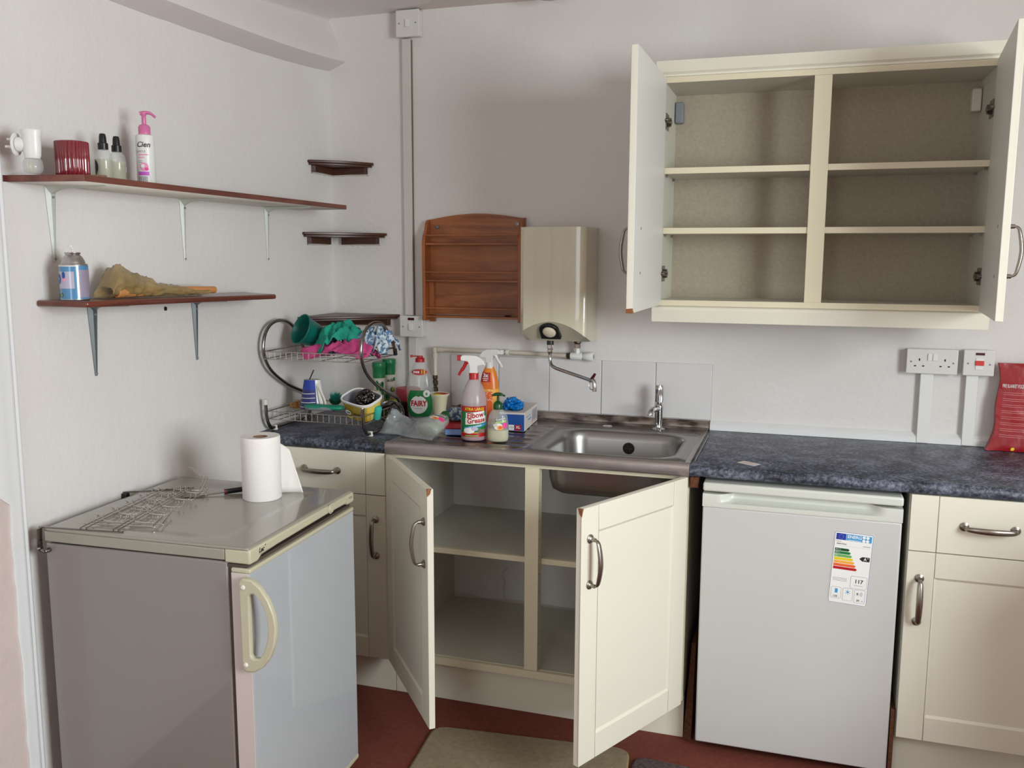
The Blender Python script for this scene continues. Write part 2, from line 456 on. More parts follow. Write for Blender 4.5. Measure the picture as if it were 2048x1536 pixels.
# boxed-in beam that runs along the top of the left wall, wavy old plaster edge
b = MB().use('beam')
n = 60
prev = None; vs = []; fs = []
for i in range(n + 1):
    y = -i / n * 5.2
    k = 0.006 * nz((0, y * 2.2, 1)) + 0.004 * nz((0, y * 7, 5))
    zb = 2.208 + 0.045 * math.exp(-abs(y) / .45); zt_ = CZ - .004 - .10 * min(abs(y), .5)
    prof = [(0, zb + k), (0.03, zb + .012 + k), (0.062, zb + .026 + k), (0.0725, zb + .032), (0.0722, zb + .037), (0.055, zb + .08), (0.030, zb + .13), (0.004, zt_ - .008), (0.012, zt_), (0.55, CZ + .002), (0, CZ + .002)]
    vs += [(x, y, z) for x, z in prof]
m_ = 11
for i in range(n):
    for j in range(m_):
        fs.append((i * m_ + j, i * m_ + (j + 1) % m_, (i + 1) * m_ + (j + 1) % m_, (i + 1) * m_ + j))
fs += [tuple(range(m_)), tuple(n * m_ + j for j in reversed(range(m_)))]
b.add(vs, fs)
struct(b.build('trim_1', smooth=50))
# door frame at the far left: moulded white architrave with its paint flaking off pinkish plaster
d = bpy.data.objects.new('door_1', None); col.objects.link(d); d.location = (0, -1.6, 0); d['kind'] = 'structure'
b = MB().use('gloss_white')
n = 60; vs = []; fs = []
prof = [(0, 0), (0.008, 0), (0.011, -0.006), (0.009, -0.013), (0.017, -0.020), (0.020, -0.032), (0.018, -0.045), (0.022, -0.055)]
for i in range(n + 1):
    z = 2.15 * i / n
    ragged = -0.072 + 0.012 * nz((0, 0, z * 9)) + (0.010 if z < 0.95 else -0.03) + 0.006 * nz((3, 0, z * 30))
    pr = prof + [(0.021, ragged), (0.0, ragged)]
    vs += [(x, y, z) for x, y in pr]
m_ = 10
for i in range(n):
    for j in range(m_):
        fs.append((i * m_ + j, i * m_ + (j + 1) % m_, (i + 1) * m_ + (j + 1) % m_, (i + 1) * m_ + j))
fs += [tuple(range(m_)), tuple(n * m_ + j for j in range(m_))]
b.add(vs, fs); b.build('architrave', d, smooth=40)
bx('bare_jamb', d, 'pinkplaster', 0.0, 0.017, -0.16, -0.055, 0, 2.15, bevel=0.002)
bx('door_panel', d, 'gloss_white', -0.06, -0.02, -1.02, -0.06, 0, 2.06, bevel=0.003)
# painted batten (old tile edge) along the foot of the back wall above the right worktop
b = MB().use('gloss_white')
n = 50; vs = []; fs = []
for i in range(n + 1):
    x = 1.525 + i / n * 1.3
    k = 0.003 * nz((x * 8, 0, 0)) + 0.002 * nz((x * 30, 0, 4))
    vs += [(x, 0, 0.909), (x, -0.022, 0.909), (x, -0.022, 0.928 + k), (x, -0.006, 0.941 + k), (x, 0, 0.943 + k)]
for i in range(n):
    for j in range(5): fs.append((i * 5 + j, i * 5 + (j + 1) % 5, (i + 1) * 5 + (j + 1) % 5, (i + 1) * 5 + j))
fs += [tuple(range(5)), tuple(n * 5 + j for j in range(5))]
b.add(vs, fs); struct(b.build('trim_2', smooth=30))
# round fitting just entering the frame on the ceiling
sd = thing('smoke_detector', 'round white fitting on the ceiling at the top edge of the frame', 'detector', (0.93, -0.125, CZ))
b = MB().use('white_dull'); b.lathe([(0.0, -0.032), (0.035, -0.032), (0.047, -0.024), (0.05, -0.008), (0.052, 0)], 28); b.build('base', sd, smooth=40)

# ------------------------------------------------------------------ splashback tiles
sp = thing('splashback', 'row of five square white glazed tiles behind the sink', 'tiles', (0, 0, 0.944))
tx = [0.5125, 0.7125, 0.9155, 1.119, 1.3225, 1.526]
bx('grout_bed', sp, 'grout', tx[0], tx[-1], -0.006, 0, 0, 0.202)
for i in range(5):
    o = bx('tile', sp, 'tile', tx[i] + .0012, tx[i + 1] - .0012, -0.0095 - 0.0006 * (i % 2), -0.001, 0.0, 0.2030 - .0008 * (i % 2), bevel=0.0015)

# ------------------------------------------------------------------ kitchen units
def handle(parent, x, y, z, vertical=True, length=0.128, out=0.035, name='handle'):
    h = MB().use('pewter')
    L2 = length / 2
    def P(t, o): return (x, y - o, z + t) if vertical else (x + t, y - o, z)
    for sgn in (-1, 1):
        c = P(sgn * L2, 0)
        h.lathe([(0.0, 0.0), (0.0125, 0.0), (0.0125, -0.003), (0.0095, -0.0045), (0.0095, -0.007), (0.006, -0.009), (0.0055, -0.02), (0, -0.02)], 20, c=c, axis='y')
    pts = curve([P(-L2, 0.012), P(-L2 * .96, out * .75), P(-L2 * .7, out * .95), P(0, out * 1.12), P(L2 * .7, out * .95), P(L2 * .96, out * .75), P(L2, 0.012)], 5)
    k = len(pts); rs = [0.0045 + 0.0045 * math.sin(PI * i / (k - 1)) ** 1.5 for i in range(k)]
    h.tube(pts, rs, 12, flat=0.6, up=(1, 0, 0) if vertical else (0, 0, 1))
    return h.build(name, parent, smooth=50)

def shaker(parent, name, w_, h_, t=0.019, back='doorback', panel=True):
    """door or drawer front: local x 0..w_, z 0..h_, outer face at y=-t"""
    o = MB().use(back); o.box(0, w_, -0.002, 0, 0, h_)
    o.use('cream')
    o.box(0, w_, -t + 0.005, -0.002, 0, h_)
    s_, r_ = 0.072, 0.072; g = 0.0009
    o.box(0, s_ - g, -t, -t + 0.005, 0, h_); o.box(w_ - s_ + g, w_, -t, -t + 0.005, 0, h_)
    if panel:
        o.box(s_ + g, w_ - s_ - g, -t, -t + 0.005, 0, r_); o.box(s_ + g, w_ - s_ - g, -t, -t + 0.005, h_ - r_, h_)
        a, c = s_ + .001, r_
        # sloped bead round the recess
        x0, x1, z0, z1 = s_, w_ - s_, r_, h_ - r_; q = 0.007
        yo, yi = -t + .0004, -t + .0052
        V = [(x0, yo, z0), (x1, yo, z0), (x1, yo, z1), (x0, yo, z1), (x0 + q, yi, z0 + q), (x1 - q, yi, z0 + q), (x1 - q, yi, z1 - q), (x0 + q, yi, z1 - q)]
        o.add(V, [(0, 1, 5, 4), (1, 2, 6, 5), (2, 3, 7, 6), (3, 0, 4, 7)])
    else:
        o.box(s_ + g, w_ - s_ - g, -t, -t + 0.005, 0, h_)
    return o.build(name, parent, bevel=0.0012, seg=2, smooth=40)

X0, X1 = 0.5126, 1.5212
DZ0, DZ1 = 0.142, 0.872
FY = -0.590
# left drawer-and-door unit
u = thing('base_cabinet', 'cream base unit with drawer over a door, left of the sink behind the silver freezer', 'cabinet', (0.03, 0, 0))
bx('carcass', u, 'melamine', 0.0, 0.480, FY, -0.02, 0.142, 0.870, bevel=.001)
bx('plinth', u, 'cream', 0.0, 0.4815, -0.552, -0.538, 0, 0.1415, bevel=.001)
o = shaker(u, 'drawer', 0.476, DZ1 - .7265, panel=False); o.location = (0.002, FY - .001, 0.7265)
handle(o, 0.235, -0.019, 0.075, False)
o = shaker(u, 'door', 0.476, 0.7235 - DZ0); o.location = (0.002, FY - .001, DZ0)
handle(o, 0.440, -0.019, 0.436, True)
# right drawer-and-door unit
u = thing('base_cabinet', 'cream base unit with drawer over a door, right of the white fridge', 'cabinet', (2.140, 0, 0))
bx('carcass', u, 'melamine', 0.0, 0.60, FY, -0.02, 0.142, 0.870, bevel=.001)
bx('plinth', u, 'cream', 0.0, 0.60, -0.545, -0.53, 0, 0.142, bevel=.001)
o = shaker(u, 'drawer', 0.596, DZ1 - .7095, panel=False); o.location = (0.002, FY - .001, 0.7095)
handle(o, 0.203, -0.019, 0.082, False)
o = shaker(u, 'door', 0.596, 0.7065 - DZ0); o.location = (0.002, FY - .001, DZ0)
handle(o, 0.034, -0.019, 0.424, True)
# sink unit
u = thing('sink_cabinet', 'cream sink base unit standing open under the steel sink', 'cabinet', (X0, 0, 0))
W_ = X1 - X0
bx('side_panel', u, 'melamine', 0.001, 0.017, -0.572, -0.02, 0.142, 0.868)
bx('side_panel', u, 'melamine', W_ - .017, W_ - .001, -0.572, -0.02, 0.142, 0.868)
bx('backboard', u, 'wall', 0.017, W_ - .017, -0.026, -0.02, 0.142, 0.868)
bx('base_panel', u, 'melamine', 0.017, W_ - .017, -0.572, -0.026, 0.150, 0.165)
bx('shelf', u, 'melamine', 0.017, W_ - .017, -0.540, -0.026, 0.530, 0.546)
b = MB().use('cream_edge')
b.box(0.001, W_ - .001, -0.590, -0.572, 0.142, 0.168)
b.box(0.001, W_ - .001, -0.590, -0.572, 0.858, 0.870)
b.box(0.001, 0.017, -0.590, -0.572, 0.168, 0.858); b.box(W_ - .017, W_ - .001, -0.590, -0.572, 0.168, 0.858)
b.build('face_frame', u, bevel=.001)
bx('centre_post', u, 'cream_edge', 0.484, 0.530, -0.589, -0.55, 0.169, 0.858, bevel=.001)
bx('shelf_edging', u, 'cream_edge', 0.017, 0.483, -0.556, -0.540, 0.528, 0.547, bevel=.001)
bx('shelf_edging', u, 'cream_edge', 0.531, W_ - .017, -0.556, -0.540, 0.528, 0.547, bevel=.001)
bx('plinth', u, 'cream', 0.001, W_, -0.552, -0.538, 0, 0.142, bevel=.001)
# plaster crack and rough skirting of old mortar seen through the open unit
b = MB().use('plaster'); vs = []; fs = []; n = 40
for i in range(n + 1):
    x = 0.02 + i / n * (W_ - .05)
    z = 0.166 + max(0.001, 0.006 + 0.012 * nz((x * 9, 1, 0)))
    vs += [(x, -0.027, 0.1655), (x, -0.038, 0.1655), (x, -0.0275, z)]
for i in range(n):
    for j in range(3): fs.append((i * 3 + j, i * 3 + (j + 1) % 3, i * 3 + 3 + (j + 1) % 3, i * 3 + 3 + j))
b.add(vs, fs)
b.tube(curve([(0.245, -0.027, 0.30), (0.225, -0.027, 0.28), (0.233, -0.027, 0.24), (0.228, -0.027, 0.20), (0.24, -0.027, 0.17)], 6), 0.003, 5)
b.build('mortar_ridge', u, smooth=60)
# peg holes in the post
for z in (0.44, 0.5, 0.56, 0.62, 0.68, 0.74, 0.30, 0.26):
    b = MB().use('blackhole'); b.lathe([(0, 0.5302), (0.0022, 0.5302), (0.0022, 0.5306), (0, 0.5306)], 8, c=(0, -0.575 + (0 if z > .4 else .002), z), axis='x'); b.build('peg_hole', u)

def open_door(parent, hx, ang, left, hz, label):
    o = shaker(parent, 'door', 0.498, DZ1 - DZ0)
    if left:
        o.location = (hx + .0147, -.6115 + .0120, DZ0); o.rotation_euler = (0, 0, -R(ang))
    else:
        # hinge at the right: shift mesh so that local x runs -w..0
        for v in o.data.vertices: v.co.x -= 0.498
        o.location = (hx - .0170, -.6115 + .0085, DZ0); o.rotation_euler = (0, 0, R(ang))
    x = 0.498 - 0.034
    handle(o, x if left else -x, -0.019, hz, True)
    c = MB().use('chip')
    sgn = 1 if left else -1
    xe = 0.498 * sgn; H = DZ1 - DZ0
    c.hexa([(xe - .004 * sgn, -0.0195, H - .006), (xe + .0005 * sgn, -0.0195, H - .022), (xe + .0005 * sgn, -0.010, H - .014), (xe - .003 * sgn, -0.006, H - .005),
            (xe - .007 * sgn, -0.0195, H + .0005), (xe + .0005 * sgn, -0.0195, H + .0005), (xe + .0005 * sgn, -0.006, H + .0005), (xe - .005 * sgn, -0.005, H + .0005)])
    c.build('chipped_corner', o)
    o['label'] = label
    return o
dl = open_door(u, 0.001, 50.8, True, 0.563, 'left cupboard door swung open')
dr = open_door(u, W_ - .002, 63.3, False, 0.579, 'right cupboard door swung open')

# dark rails and offcuts seen in the gap left of the fridge
o = bx('wooden_block', None, 'particle', 1.523, 1.548, -0.600, -0.56, 0.838, 0.8715, bevel=.001)
tag(o, 'small bare brown wood block under the worktop corner beside the white fridge', 'wood')
b = MB().use('particle'); b.hexa([(1.5225, -0.56, 0), (1.548, -0.56, 0), (1.548, -0.04, 0), (1.5225, -0.04, 0), (1.535, -0.50, 0.30), (1.548, -0.50, 0.30), (1.548, -0.04, 0.30), (1.535, -0.04, 0.30)])
tag(b.build('wooden_offcut', smooth=0), 'brown board offcut standing on the floor in the gap left of the white fridge', 'wood')
o = bx('wooden_batten', None, 'particle', 2.126, 2.138, -0.60, -0.30, 0.0, 0.22, bevel=.001)
tag(o, 'brown wooden batten on the floor in the gap right of the white fridge', 'wood')

# worktops
def worktop(x0, x1, label):
    prof = [(0.0, 0.873), (-0.590, 0.873), (-0.606, 0.875), (-0.613, 0.882), (-0.6135, 0.894), (-0.609, 0.903), (-0.600, 0.908), (0, 0.908)]
    b = MB().use('worktop')
    b.prism([(y, z) for y, z in prof], x0, x1, 'x')
    o = b.build('worktop', smooth=50)
    return tag(o, label, 'worktop')
worktop(0.001, X0 - .0005, 'short dark blue speckled worktop in the left corner under the dish rack')
worktop(X1 + .0005, 2.86, 'long dark blue speckled worktop over the white fridge, right of the sink')

# ------------------------------------------------------------------ sink
S = thing('kitchen_sink', 'stainless steel sit-on sink with ribbed drainer on the left and one bowl', 'sink', (X0, 0, 0.908))
def rrect(cx, cy, hx, hy, r, n=6):
    out = []
    for (sx, sy, a0) in ((1, 1, 0), (-1, 1, 90), (-1, -1, 180), (1, -1, 270)):
        for i in range(n + 1):
            a = R(a0 + 90 * i / n)
            out.append((cx + sx * (hx - r) + r * math.cos(a), cy + sy * (hy - r) + r * math.sin(a)))
    return out
bcx, bcy, bhx, bhy, br = 1.247 - X0, -0.362, 0.212, 0.188, 0.085
bm = bmesh.new()
def loop_verts(pts, z): return [bm.verts.new((x, y, z)) for x, y in pts]
def bridge(a, c):
    k = len(a)
    for i in range(k): bm.faces.new((a[i], a[(i + 1) % k], c[(i + 1) % k], c[i]))
rings = [(0.014, 0.0035), (0.006, 0.0015), (0.0, -0.004), (-0.006, -0.03), (-0.012, -0.10), (-0.022, -0.135), (-0.045, -0.148), (-0.10, -0.150)]
prev = None; first = None
for dd, z in rings:
    rr = max(0.02, br + dd)
    L_ = loop_verts(rrect(bcx, bcy, bhx + dd, bhy + dd, min(rr, bhy + dd - .001)), z)
    if prev: bridge(prev, L_)
    else: first = L_
    prev = L_
bm.faces.new(prev)
# deck around bowl: join ring to outer rectangle
x0, x1, y0, y1 = bcx - bhx - .05, bcx + bhx + .045, -0.592, -0.12
outer = []
for v in first:
    dx, dy = v.co.x - bcx, v.co.y - bcy
    sx = ((x1 - bcx) if dx > 0 else (x0 - bcx)) / dx if abs(dx) > 1e-6 else 1e9
    sy = ((y1 - bcy) if dy > 0 else (y0 - bcy)) / dy if abs(dy) > 1e-6 else 1e9
    k = min(sx, sy)
    outer.append(bm.verts.new((bcx + dx * k, bcy + dy * k, 0.0035)))
bridge(outer, first)
for f in bm.faces: f.smooth = True
me = bpy.data.meshes.new('bowl'); bmesh.ops.recalc_face_normals(bm, faces=bm.faces); bm.to_mesh(me); bm.free()
me.materials.append(M['steel_bowl']); me.set_sharp_from_angle(angle=R(50))
ob = bpy.data.objects.new('bowl', me); col.objects.link(ob); ob.parent = S
q = ob.modifiers.new('s', 'SOLIDIFY'); q.thickness = 0.0012; q.offset = 1
# deck pieces: borders and drainer
b = MB().use('steel')
WS = X1 - X0
def drain(u_, v_):
    x = 0.012 + (x0 - 0.012) * u_; y = -0.592 + (-0.12 + 0.592) * v_
    z = 0.0035
    if 0.03 < u_ < 0.985 and 0.06 < v_ < 0.94:
        e = min(1, (u_ - .03) / .05, (.985 - u_) / .04)
        z += -0.0034 * e + 0.0054 * e * abs(math.sin((v_ - .06) / .88 * PI * 6.0)) ** 3
    return (x, y, z)
b.grid(drain, 40, 96)
b.build('drainer', S, smooth=60)
b = MB().use('steel')
b.add([(0.012, -0.12, .0035), (x1, -0.12, .0035), (x1, -0.030, .0035), (0.012, -0.030, .0035)], [(0, 1, 2, 3)])
b.add([(x1, -0.592, .0035), (WS - .012, -0.592, .0035), (WS - .012, -0.030, .0035), (x1, -0.030, .0035)], [(0, 1, 2, 3)])
# raised rim rails left / right
for xa, xb in ((0.0, 0.012), (WS - .012, WS)):
    b.prism([(xa, 0.0003), (xb, 0.0003), (xb, 0.004), ((xa + xb) / 2, 0.0065), (xa, 0.004)], -0.595, -0.012, 'y')
# front roll
b.use('steel_front')
prof = [(-0.590, 0.0035), (-0.597, 0.006), (-0.606, 0.006), (-0.6135, 0.002), (-0.616, -0.006), (-0.616, -0.030), (-0.612, -0.034), (-0.606, -0.034), (-0.606, -0.004), (-0.590, 0.0)]
b.prism(prof, 0.0, WS, 'x')
# upstand at the wall
b.use('steel_dirty')
prof = [(-0.034, 0.0005), (-0.034, 0.004), (-0.022, 0.009), (-0.016, 0.030), (-0.010, 0.033), (-0.0097, 0.0)]
b.prism(prof, 0.0, WS, 'x')
b.build('deck', S, smooth=50)
b = MB().use('chrome_dull')
for k in range(2):
    o = 0.018 + 0.014 * k
    b.tube([(x1 + o - .004, -0.56, .0042), (x1 + o - .004, -0.15, .0042)], 0.0022, 6)
b.tube([(x0 + .02, -0.135, .0042), (x1 - .01, -0.135, .0042)], 0.002, 6)
b.build('deck_rib', S)
b = MB().use('blackhole'); b.lathe([(0, -0.0), (0.019, -0.0), (0.021, 0.003), (0.0, 0.0031)], 20, c=(bcx + .012, bcy + bhy + .003 - .018, -0.052), axis='y')
ov = b.build('overflow', S, smooth=30)
b = MB().use('chrome_dull')
for a in range(3):
    b.tube([(bcx + .012 + .013 * math.cos(a * PI / 3), bcy + bhy - .0175, -0.052 + .013 * math.sin(a * PI / 3)), (bcx + .012 - .013 * math.cos(a * PI / 3), bcy + bhy - .0175, -0.052 - .013 * math.sin(a * PI / 3))], 0.0012, 5)
b.build('overflow_grille', ov)
b = MB().use('chrome'); b.lathe([(0, 0.008), (0.012, 0.008), (0.019, 0.0045), (0.020, 0.0037), (0, 0.0037)], 24, c=(1.159 - X0, -0.074, 0)); b.build('tap_hole_cover', S, smooth=50)
b = MB().use('chrome'); b.lathe([(0, -.1465), (0.03, -.1465), (0.04, -.149), (0, -.1491)], 24, c=(bcx, bcy, 0)); b.build('waste', S, smooth=50)

# pillar tap
T = thing('pillar_tap', 'single chrome pillar tap with fluted head behind the sink bowl', 'tap', (1.348, -0.082, 0.9118))
b = MB().use('chrome'); b.lathe([(0, 0), (0.024, 0), (0.0245, 0.003), (0.021, 0.0055), (0.013, 0.008), (0.0115, 0.012), (0.0125, 0.03), (0.0145, 0.06), (0.016, 0.078), (0.0165, 0.087), (0.013, 0.094), (0.009, 0.097), (0, 0.097)], 28); b.build('body', T, smooth=50)
b = MB().use('chrome'); b.tube(curve([(0, 0, 0.075), (-0.008, -0.025, 0.079), (-0.016, -0.055, 0.078), (-0.020, -0.068, 0.069), (-0.0205, -0.070, 0.060)], 6), [0.0115] * 7 + [0.010] * 18, 14); b.build('spout', T, smooth=50)
b = MB().use('chrome')
vs = []; fs = []; n = 36
for (r, z, fl) in ((0.008, 0.097, 0), (0.015, 0.101, .0015), (0.0165, 0.11, .0025), (0.0155, 0.145, .0022), (0.0145, 0.157, .001), (0.012, 0.163, 0)):
    for j in range(n):
        rr = r - fl * (0.5 + 0.5 * math.cos(6 * 2 * PI * j / n)); vs.append((rr * math.cos(2 * PI * j / n), rr * math.sin(2 * PI * j / n), z))
for i in range(5):
    for j in range(n): fs.append((i * n + j, i * n + (j + 1) % n, (i + 1) * n + (j + 1) % n, (i + 1) * n + j))
fs.append(tuple(5 * n + j for j in range(n))); b.add(vs, fs)
b.build('tap_head', T, smooth=50)

# ------------------------------------------------------------------ white fridge
G = thing('fridge', 'white under-counter fridge with an energy rating sticker, beneath the right worktop', 'fridge', (1.565, 0, 0))
fw = 0.5566
bx('body', G, 'fridge', 0.004, fw - .004, -0.568, -0.04, 0.034, 0.836, bevel=.004)
b = MB().use('fridge_trim'); b.box(0, fw, -0.6234, -0.03, 0.8365, 0.8630); b.build('lid', G, bevel=.006, seg=3)
b = MB().use('gasket'); b.box(0.012, fw - .012, -0.575, -0.565, 0.045, 0.83); b.build('gasket', G)
dd = MB().use('fridge'); dd.box(0.001, fw - .001, -0.6234, -0.5755, 0.034, 0.7895); dd = dd.build('door', G, bevel=.005, seg=3)
# door cap with scooped grip
vs = []; fs = []; n = 56
b = MB().use('fridge_trim')
z0_, z1_ = 0.790, 0.8295
def scoop(x):
    a, c = 0.045, fw - .045
    if x < a or x > c: return 0.0
    e = min(1, (x - a) / .05, (c - x) / .05)
    return e * e * (3 - 2 * e)
for i in range(n + 1):
    x = 0.0 + fw * i / n; s_ = scoop(x)
    vs += [(x, -0.576, z0_), (x, -0.6240, z0_), (x, -0.6245, z0_ + .004), (x, -0.6245, z0_ + .014 + .0 * s_), (x, -0.6245 + .022 * s_, z0_ + .016 + .001 * s_),
           (x, -0.6245 + .034 * s_, z0_ + .024), (x, -0.6245 + .034 * s_, z1_ - .006), (x, -0.6235 + .034 * s_, z1_), (x, -0.576, z1_)]
m_ = 9
for i in range(n):
    for j in range(m_): fs.append((i * m_ + j, i * m_ + (j + 1) % m_, (i + 1) * m_ + (j + 1) % m_, (i + 1) * m_ + j))
fs += [tuple(range(m_)), tuple(n * m_ + j for j in range(m_))]
b.add(vs, fs); b.build('door_handle', G, smooth=40)['label'] = 'moulded grip along the top of the door'
b = MB().use('black')
for x in (0.04, fw - .04):
    for y in (-0.54, -0.08):
        b = MB().use('black'); b.lathe([(0, 0), (0.016, 0), (0.016, 0.008), (0.009, 0.010), (0.009, 0.036), (0, 0.036)], 14, c=(x, y, 0)); b.build('foot', G)
# energy sticker, slightly crooked
b = MB()
def SP(k): b.use(k)
sw, sh = 0.104, 0.214
def rr2(x0, x1, z0, z1, r, off, key):
    b.use(key); b.poly([(x, z) for x, z in rrect((x0 + x1) / 2, (z0 + z1) / 2, (x1 - x0) / 2, (z1 - z0) / 2, r, 4)], off)
rr2(-.002, sw + .002, -.002, sh + .002, .004, .0002, 'fridge_trim')
rr2(0, sw, 0, sh, .005, .0004, 'blue'); rr2(.001, sw - .001, .001, sh - .001, .0042, .0006, 'white')
b.use('royal'); b.poly([(.004, sh - .024), (.031, sh - .024), (.031, sh - .005), (.004, sh - .005)], .0008)
b.use('yellow')
for a in range(12): b.disc(.0175 + .006 * math.cos(a * PI / 6), sh - .0145 + .006 * math.sin(a * PI / 6), .0006, .0006, .001, 5)
b.use('skyblue'); b.poly([(.032, sh - .024), (sw - .004, sh - .024), (sw - .004, sh - .005), (.032, sh - .005)], .0008)
b.use('white'); b.text('ENERG', .0125, .054, sh - .0125, .001, bold=.0003)
b.use('white'); b.poly([(.036, sh - .0225), (.072, sh - .0225), (.072, sh - .0212), (.036, sh - .0212)], .001)
for i in range(2):
    for j in range(2): b.disc(.079 + .010 * i, sh - .0098 - .0098 * j, .0045, .0045, .001, 14)
b.use('greyink'); b.poly([(.005, sh - .030), (.019, sh - .030), (.019, sh - .0285), (.005, sh - .0285)], .0009)
b.use('ink'); b.text('ESSENTIALS', .0052, .0205, sh - .036, .0009, bold=.0001)
b.use('greyink'); b.poly([(.078, sh - .037), (.098, sh - .037), (.098, sh - .0355), (.078, sh - .0355)], .0009)
b.poly([(.004, sh - .0415), (sw - .004, sh - .0415), (sw - .004, sh - .0412), (.004, sh - .0412)], .0009)
cols = ['dkgreen', 'green', 'ltgreen', 'yellow', 'amber', 'orange', 'red']
for i, cc in enumerate(cols):
    zt = sh - .049 - i * .0092; L_ = .036 + .0042 * i
    b.use(cc); b.poly([(.004, zt - .0078), (.004 + L_, zt - .0078), (.004 + L_ + .004, zt - .0039), (.004 + L_, zt), (.004, zt)], .0009)
b.use('white')
for i, t in enumerate(('A+++', 'A++', 'A+')):
    b.text(t, .0062, .006, sh - .049 - i * .0092 - .0039, .0011, align='LEFT')
b.use('ink'); b.poly([(.072, sh - .0735), (.080, sh - .080), (.100, sh - .080), (.100, sh - .067), (.080, sh - .067)], .0009)
b.use('white'); b.text('A', .011, .088, sh - .0735, .0012, bold=.0003); b.text('+', .007, .095, sh - .0705, .0012)
def frame2(x0, x1, z0, z1):
    rr2(x0, x1, z0, z1, .004, .0009, 'greyink'); rr2(x0 + .0007, x1 - .0007, z0 + .0007, z1 - .0007, .0035, .0011, 'white')
frame2(.055, .100, .050, .087)
b.use('ink'); b.text('117', .0155, .0775, .0715, .0013, bold=.0004)
b.use('greyink'); b.text('kWh/annum', .0045, .0775, .0595, .0013)
for k in range(3): b.poly([(.006, .0765 - k * .004), (.045, .0765 - k * .004), (.045, .0755 - k * .004), (.006, .0755 - k * .004)], .0009)
frame2(.0055, .033, .0135, .048); frame2(.0372, .0650, .0105, .048); frame2(.0690, .0985, .0075, .048)
b.use('skyblue'); b.poly([(.0155, .030), (.0235, .030), (.0235, .043), (.0155, .043)], .0013)
b.use('ink'); b.text('133', .0085, .0175, .0195, .0013, bold=.0002); b.use('greyink'); b.text('L', .005, .028, .0185, .0013)
b.use('skyblue')
for a in range(3):
    th = a * PI / 3; cx_, cz_ = .0510, .0365
    dx, dz = .007 * math.cos(th + .5), .007 * math.sin(th + .5); px_, pz_ = -dz * .1, dx * .1
    b.poly([(cx_ - dx - px_, cz_ - dz - pz_), (cx_ + dx - px_, cz_ + dz - pz_), (cx_ + dx + px_, cz_ + dz + pz_), (cx_ - dx + px_, cz_ - dz + pz_)], .0013)
b.use('greyink'); b.poly([(.075, .0325), (.080, .0305), (.080, .0395), (.075, .0375)], .0013)
for k in range(3):
    r_ = .004 + .003 * k
    b.poly([(.081 + r_ * math.cos(R(a)), .035 + r_ * math.sin(R(a))) for a in (-50, -25, 0, 25, 50)] + [(.081 + (r_ - .001) * math.cos(R(a)), .035 + (r_ - .001) * math.sin(R(a))) for a in (50, 25, 0, -25, -50)], .0013)
b.use('ink'); b.text('39', .0085, .080, .0150, .0013, bold=.0002); b.use('greyink'); b.text('dB', .005, .0915, .0145, .0013)
st = b.build('energy_sticker', G, smooth=0)
st.location = (1.9345 - 1.565, -0.6238, 0.537); st.rotation_euler = (0, R(2.7), 0)

# ------------------------------------------------------------------ silver freezer (left foreground)
Z = thing('freezer', 'silver grey under-counter freezer with khaki trim standing against the left wall', 'freezer', (0.630, -1.5783, 0), R(2.16))
zd, zw, zh = 0.575, 0.5524, 0.8595
bx('body', Z, 'frz_side', -zd, -0.060, 0.003, zw - .003, 0.03, 0.822, bevel=.004)
# worktop lid with raised border and slightly sunken field
b = MB().use('frz_top')
b.box(-zd, -0.066, 0.0, zw, 0.826, 0.8530)
b.build('top_frame', Z, bevel=.003)
b = MB().use('frz_top')
def topf(u_, v_):
    x = -zd + .001 + (zd - .005) * u_; y = .001 + (zw - .002) * v_
    e = min((x + zd) / .055, (-.075 - x) / .02, y / .04, (zw - y) / .04)
    return (x, y, 0.8562 - 0.004 * max(0, min(1, e - 1)))
b.grid(topf, 60, 60)
b.build('top_panel', Z, smooth=60, solid=0.006)
# front fascia: lower edge steps up in the middle
vs = []; b = MB().use('frz_cream')
prof = [(0.0, 0.8205), (0.035, 0.8195), (0.052, 0.829), (0.12, 0.8315), (0.40, 0.8335), (0.5, 0.832), (0.513, 0.826), (zw, 0.826), (zw, 0.8555), (0.0, 0.8555)]
b.prism([(y, z) for y, z in prof], -0.066, 0.002, 'x')
b.build('fascia', Z, bevel=.005, seg=3)
b = MB().use('gasket'); b.box(-0.062, -0.05, 0.006, zw - .006, 0.03, 0.81); b.box(-0.062, -0.01, 0.004, zw - .004, 0.8105, 0.8185); b.build('gasket', Z)
b = MB().use('frz_door'); b.box(-0.0495, -0.001, 0.002, zw - .001, 0.045, 0.7985); b.use('frz_edge'); b.box(-0.0495, -0.003, 0.0, 0.002, 0.045, 0.7985)
dz = b.build('door', Z, bevel=.003, seg=3)
bx('door_cap', Z, 'frz_cream', -0.0500, 0.001, -0.0005, zw, 0.7985, 0.8105, bevel=.004, seg=3)
bx('door_foot', Z, 'frz_cream', -0.0500, 0.001, -0.0005, zw, 0.030, 0.045, bevel=.004, seg=3)
b = MB().use('black')
for x in (-0.54, -0.09):
    for y in (0.04, zw - .04):
        b = MB().use('black'); b.lathe([(0, 0), (0.018, 0), (0.018, 0.03), (0, 0.03)], 12, c=(x, y, 0)); b.build('foot', Z)
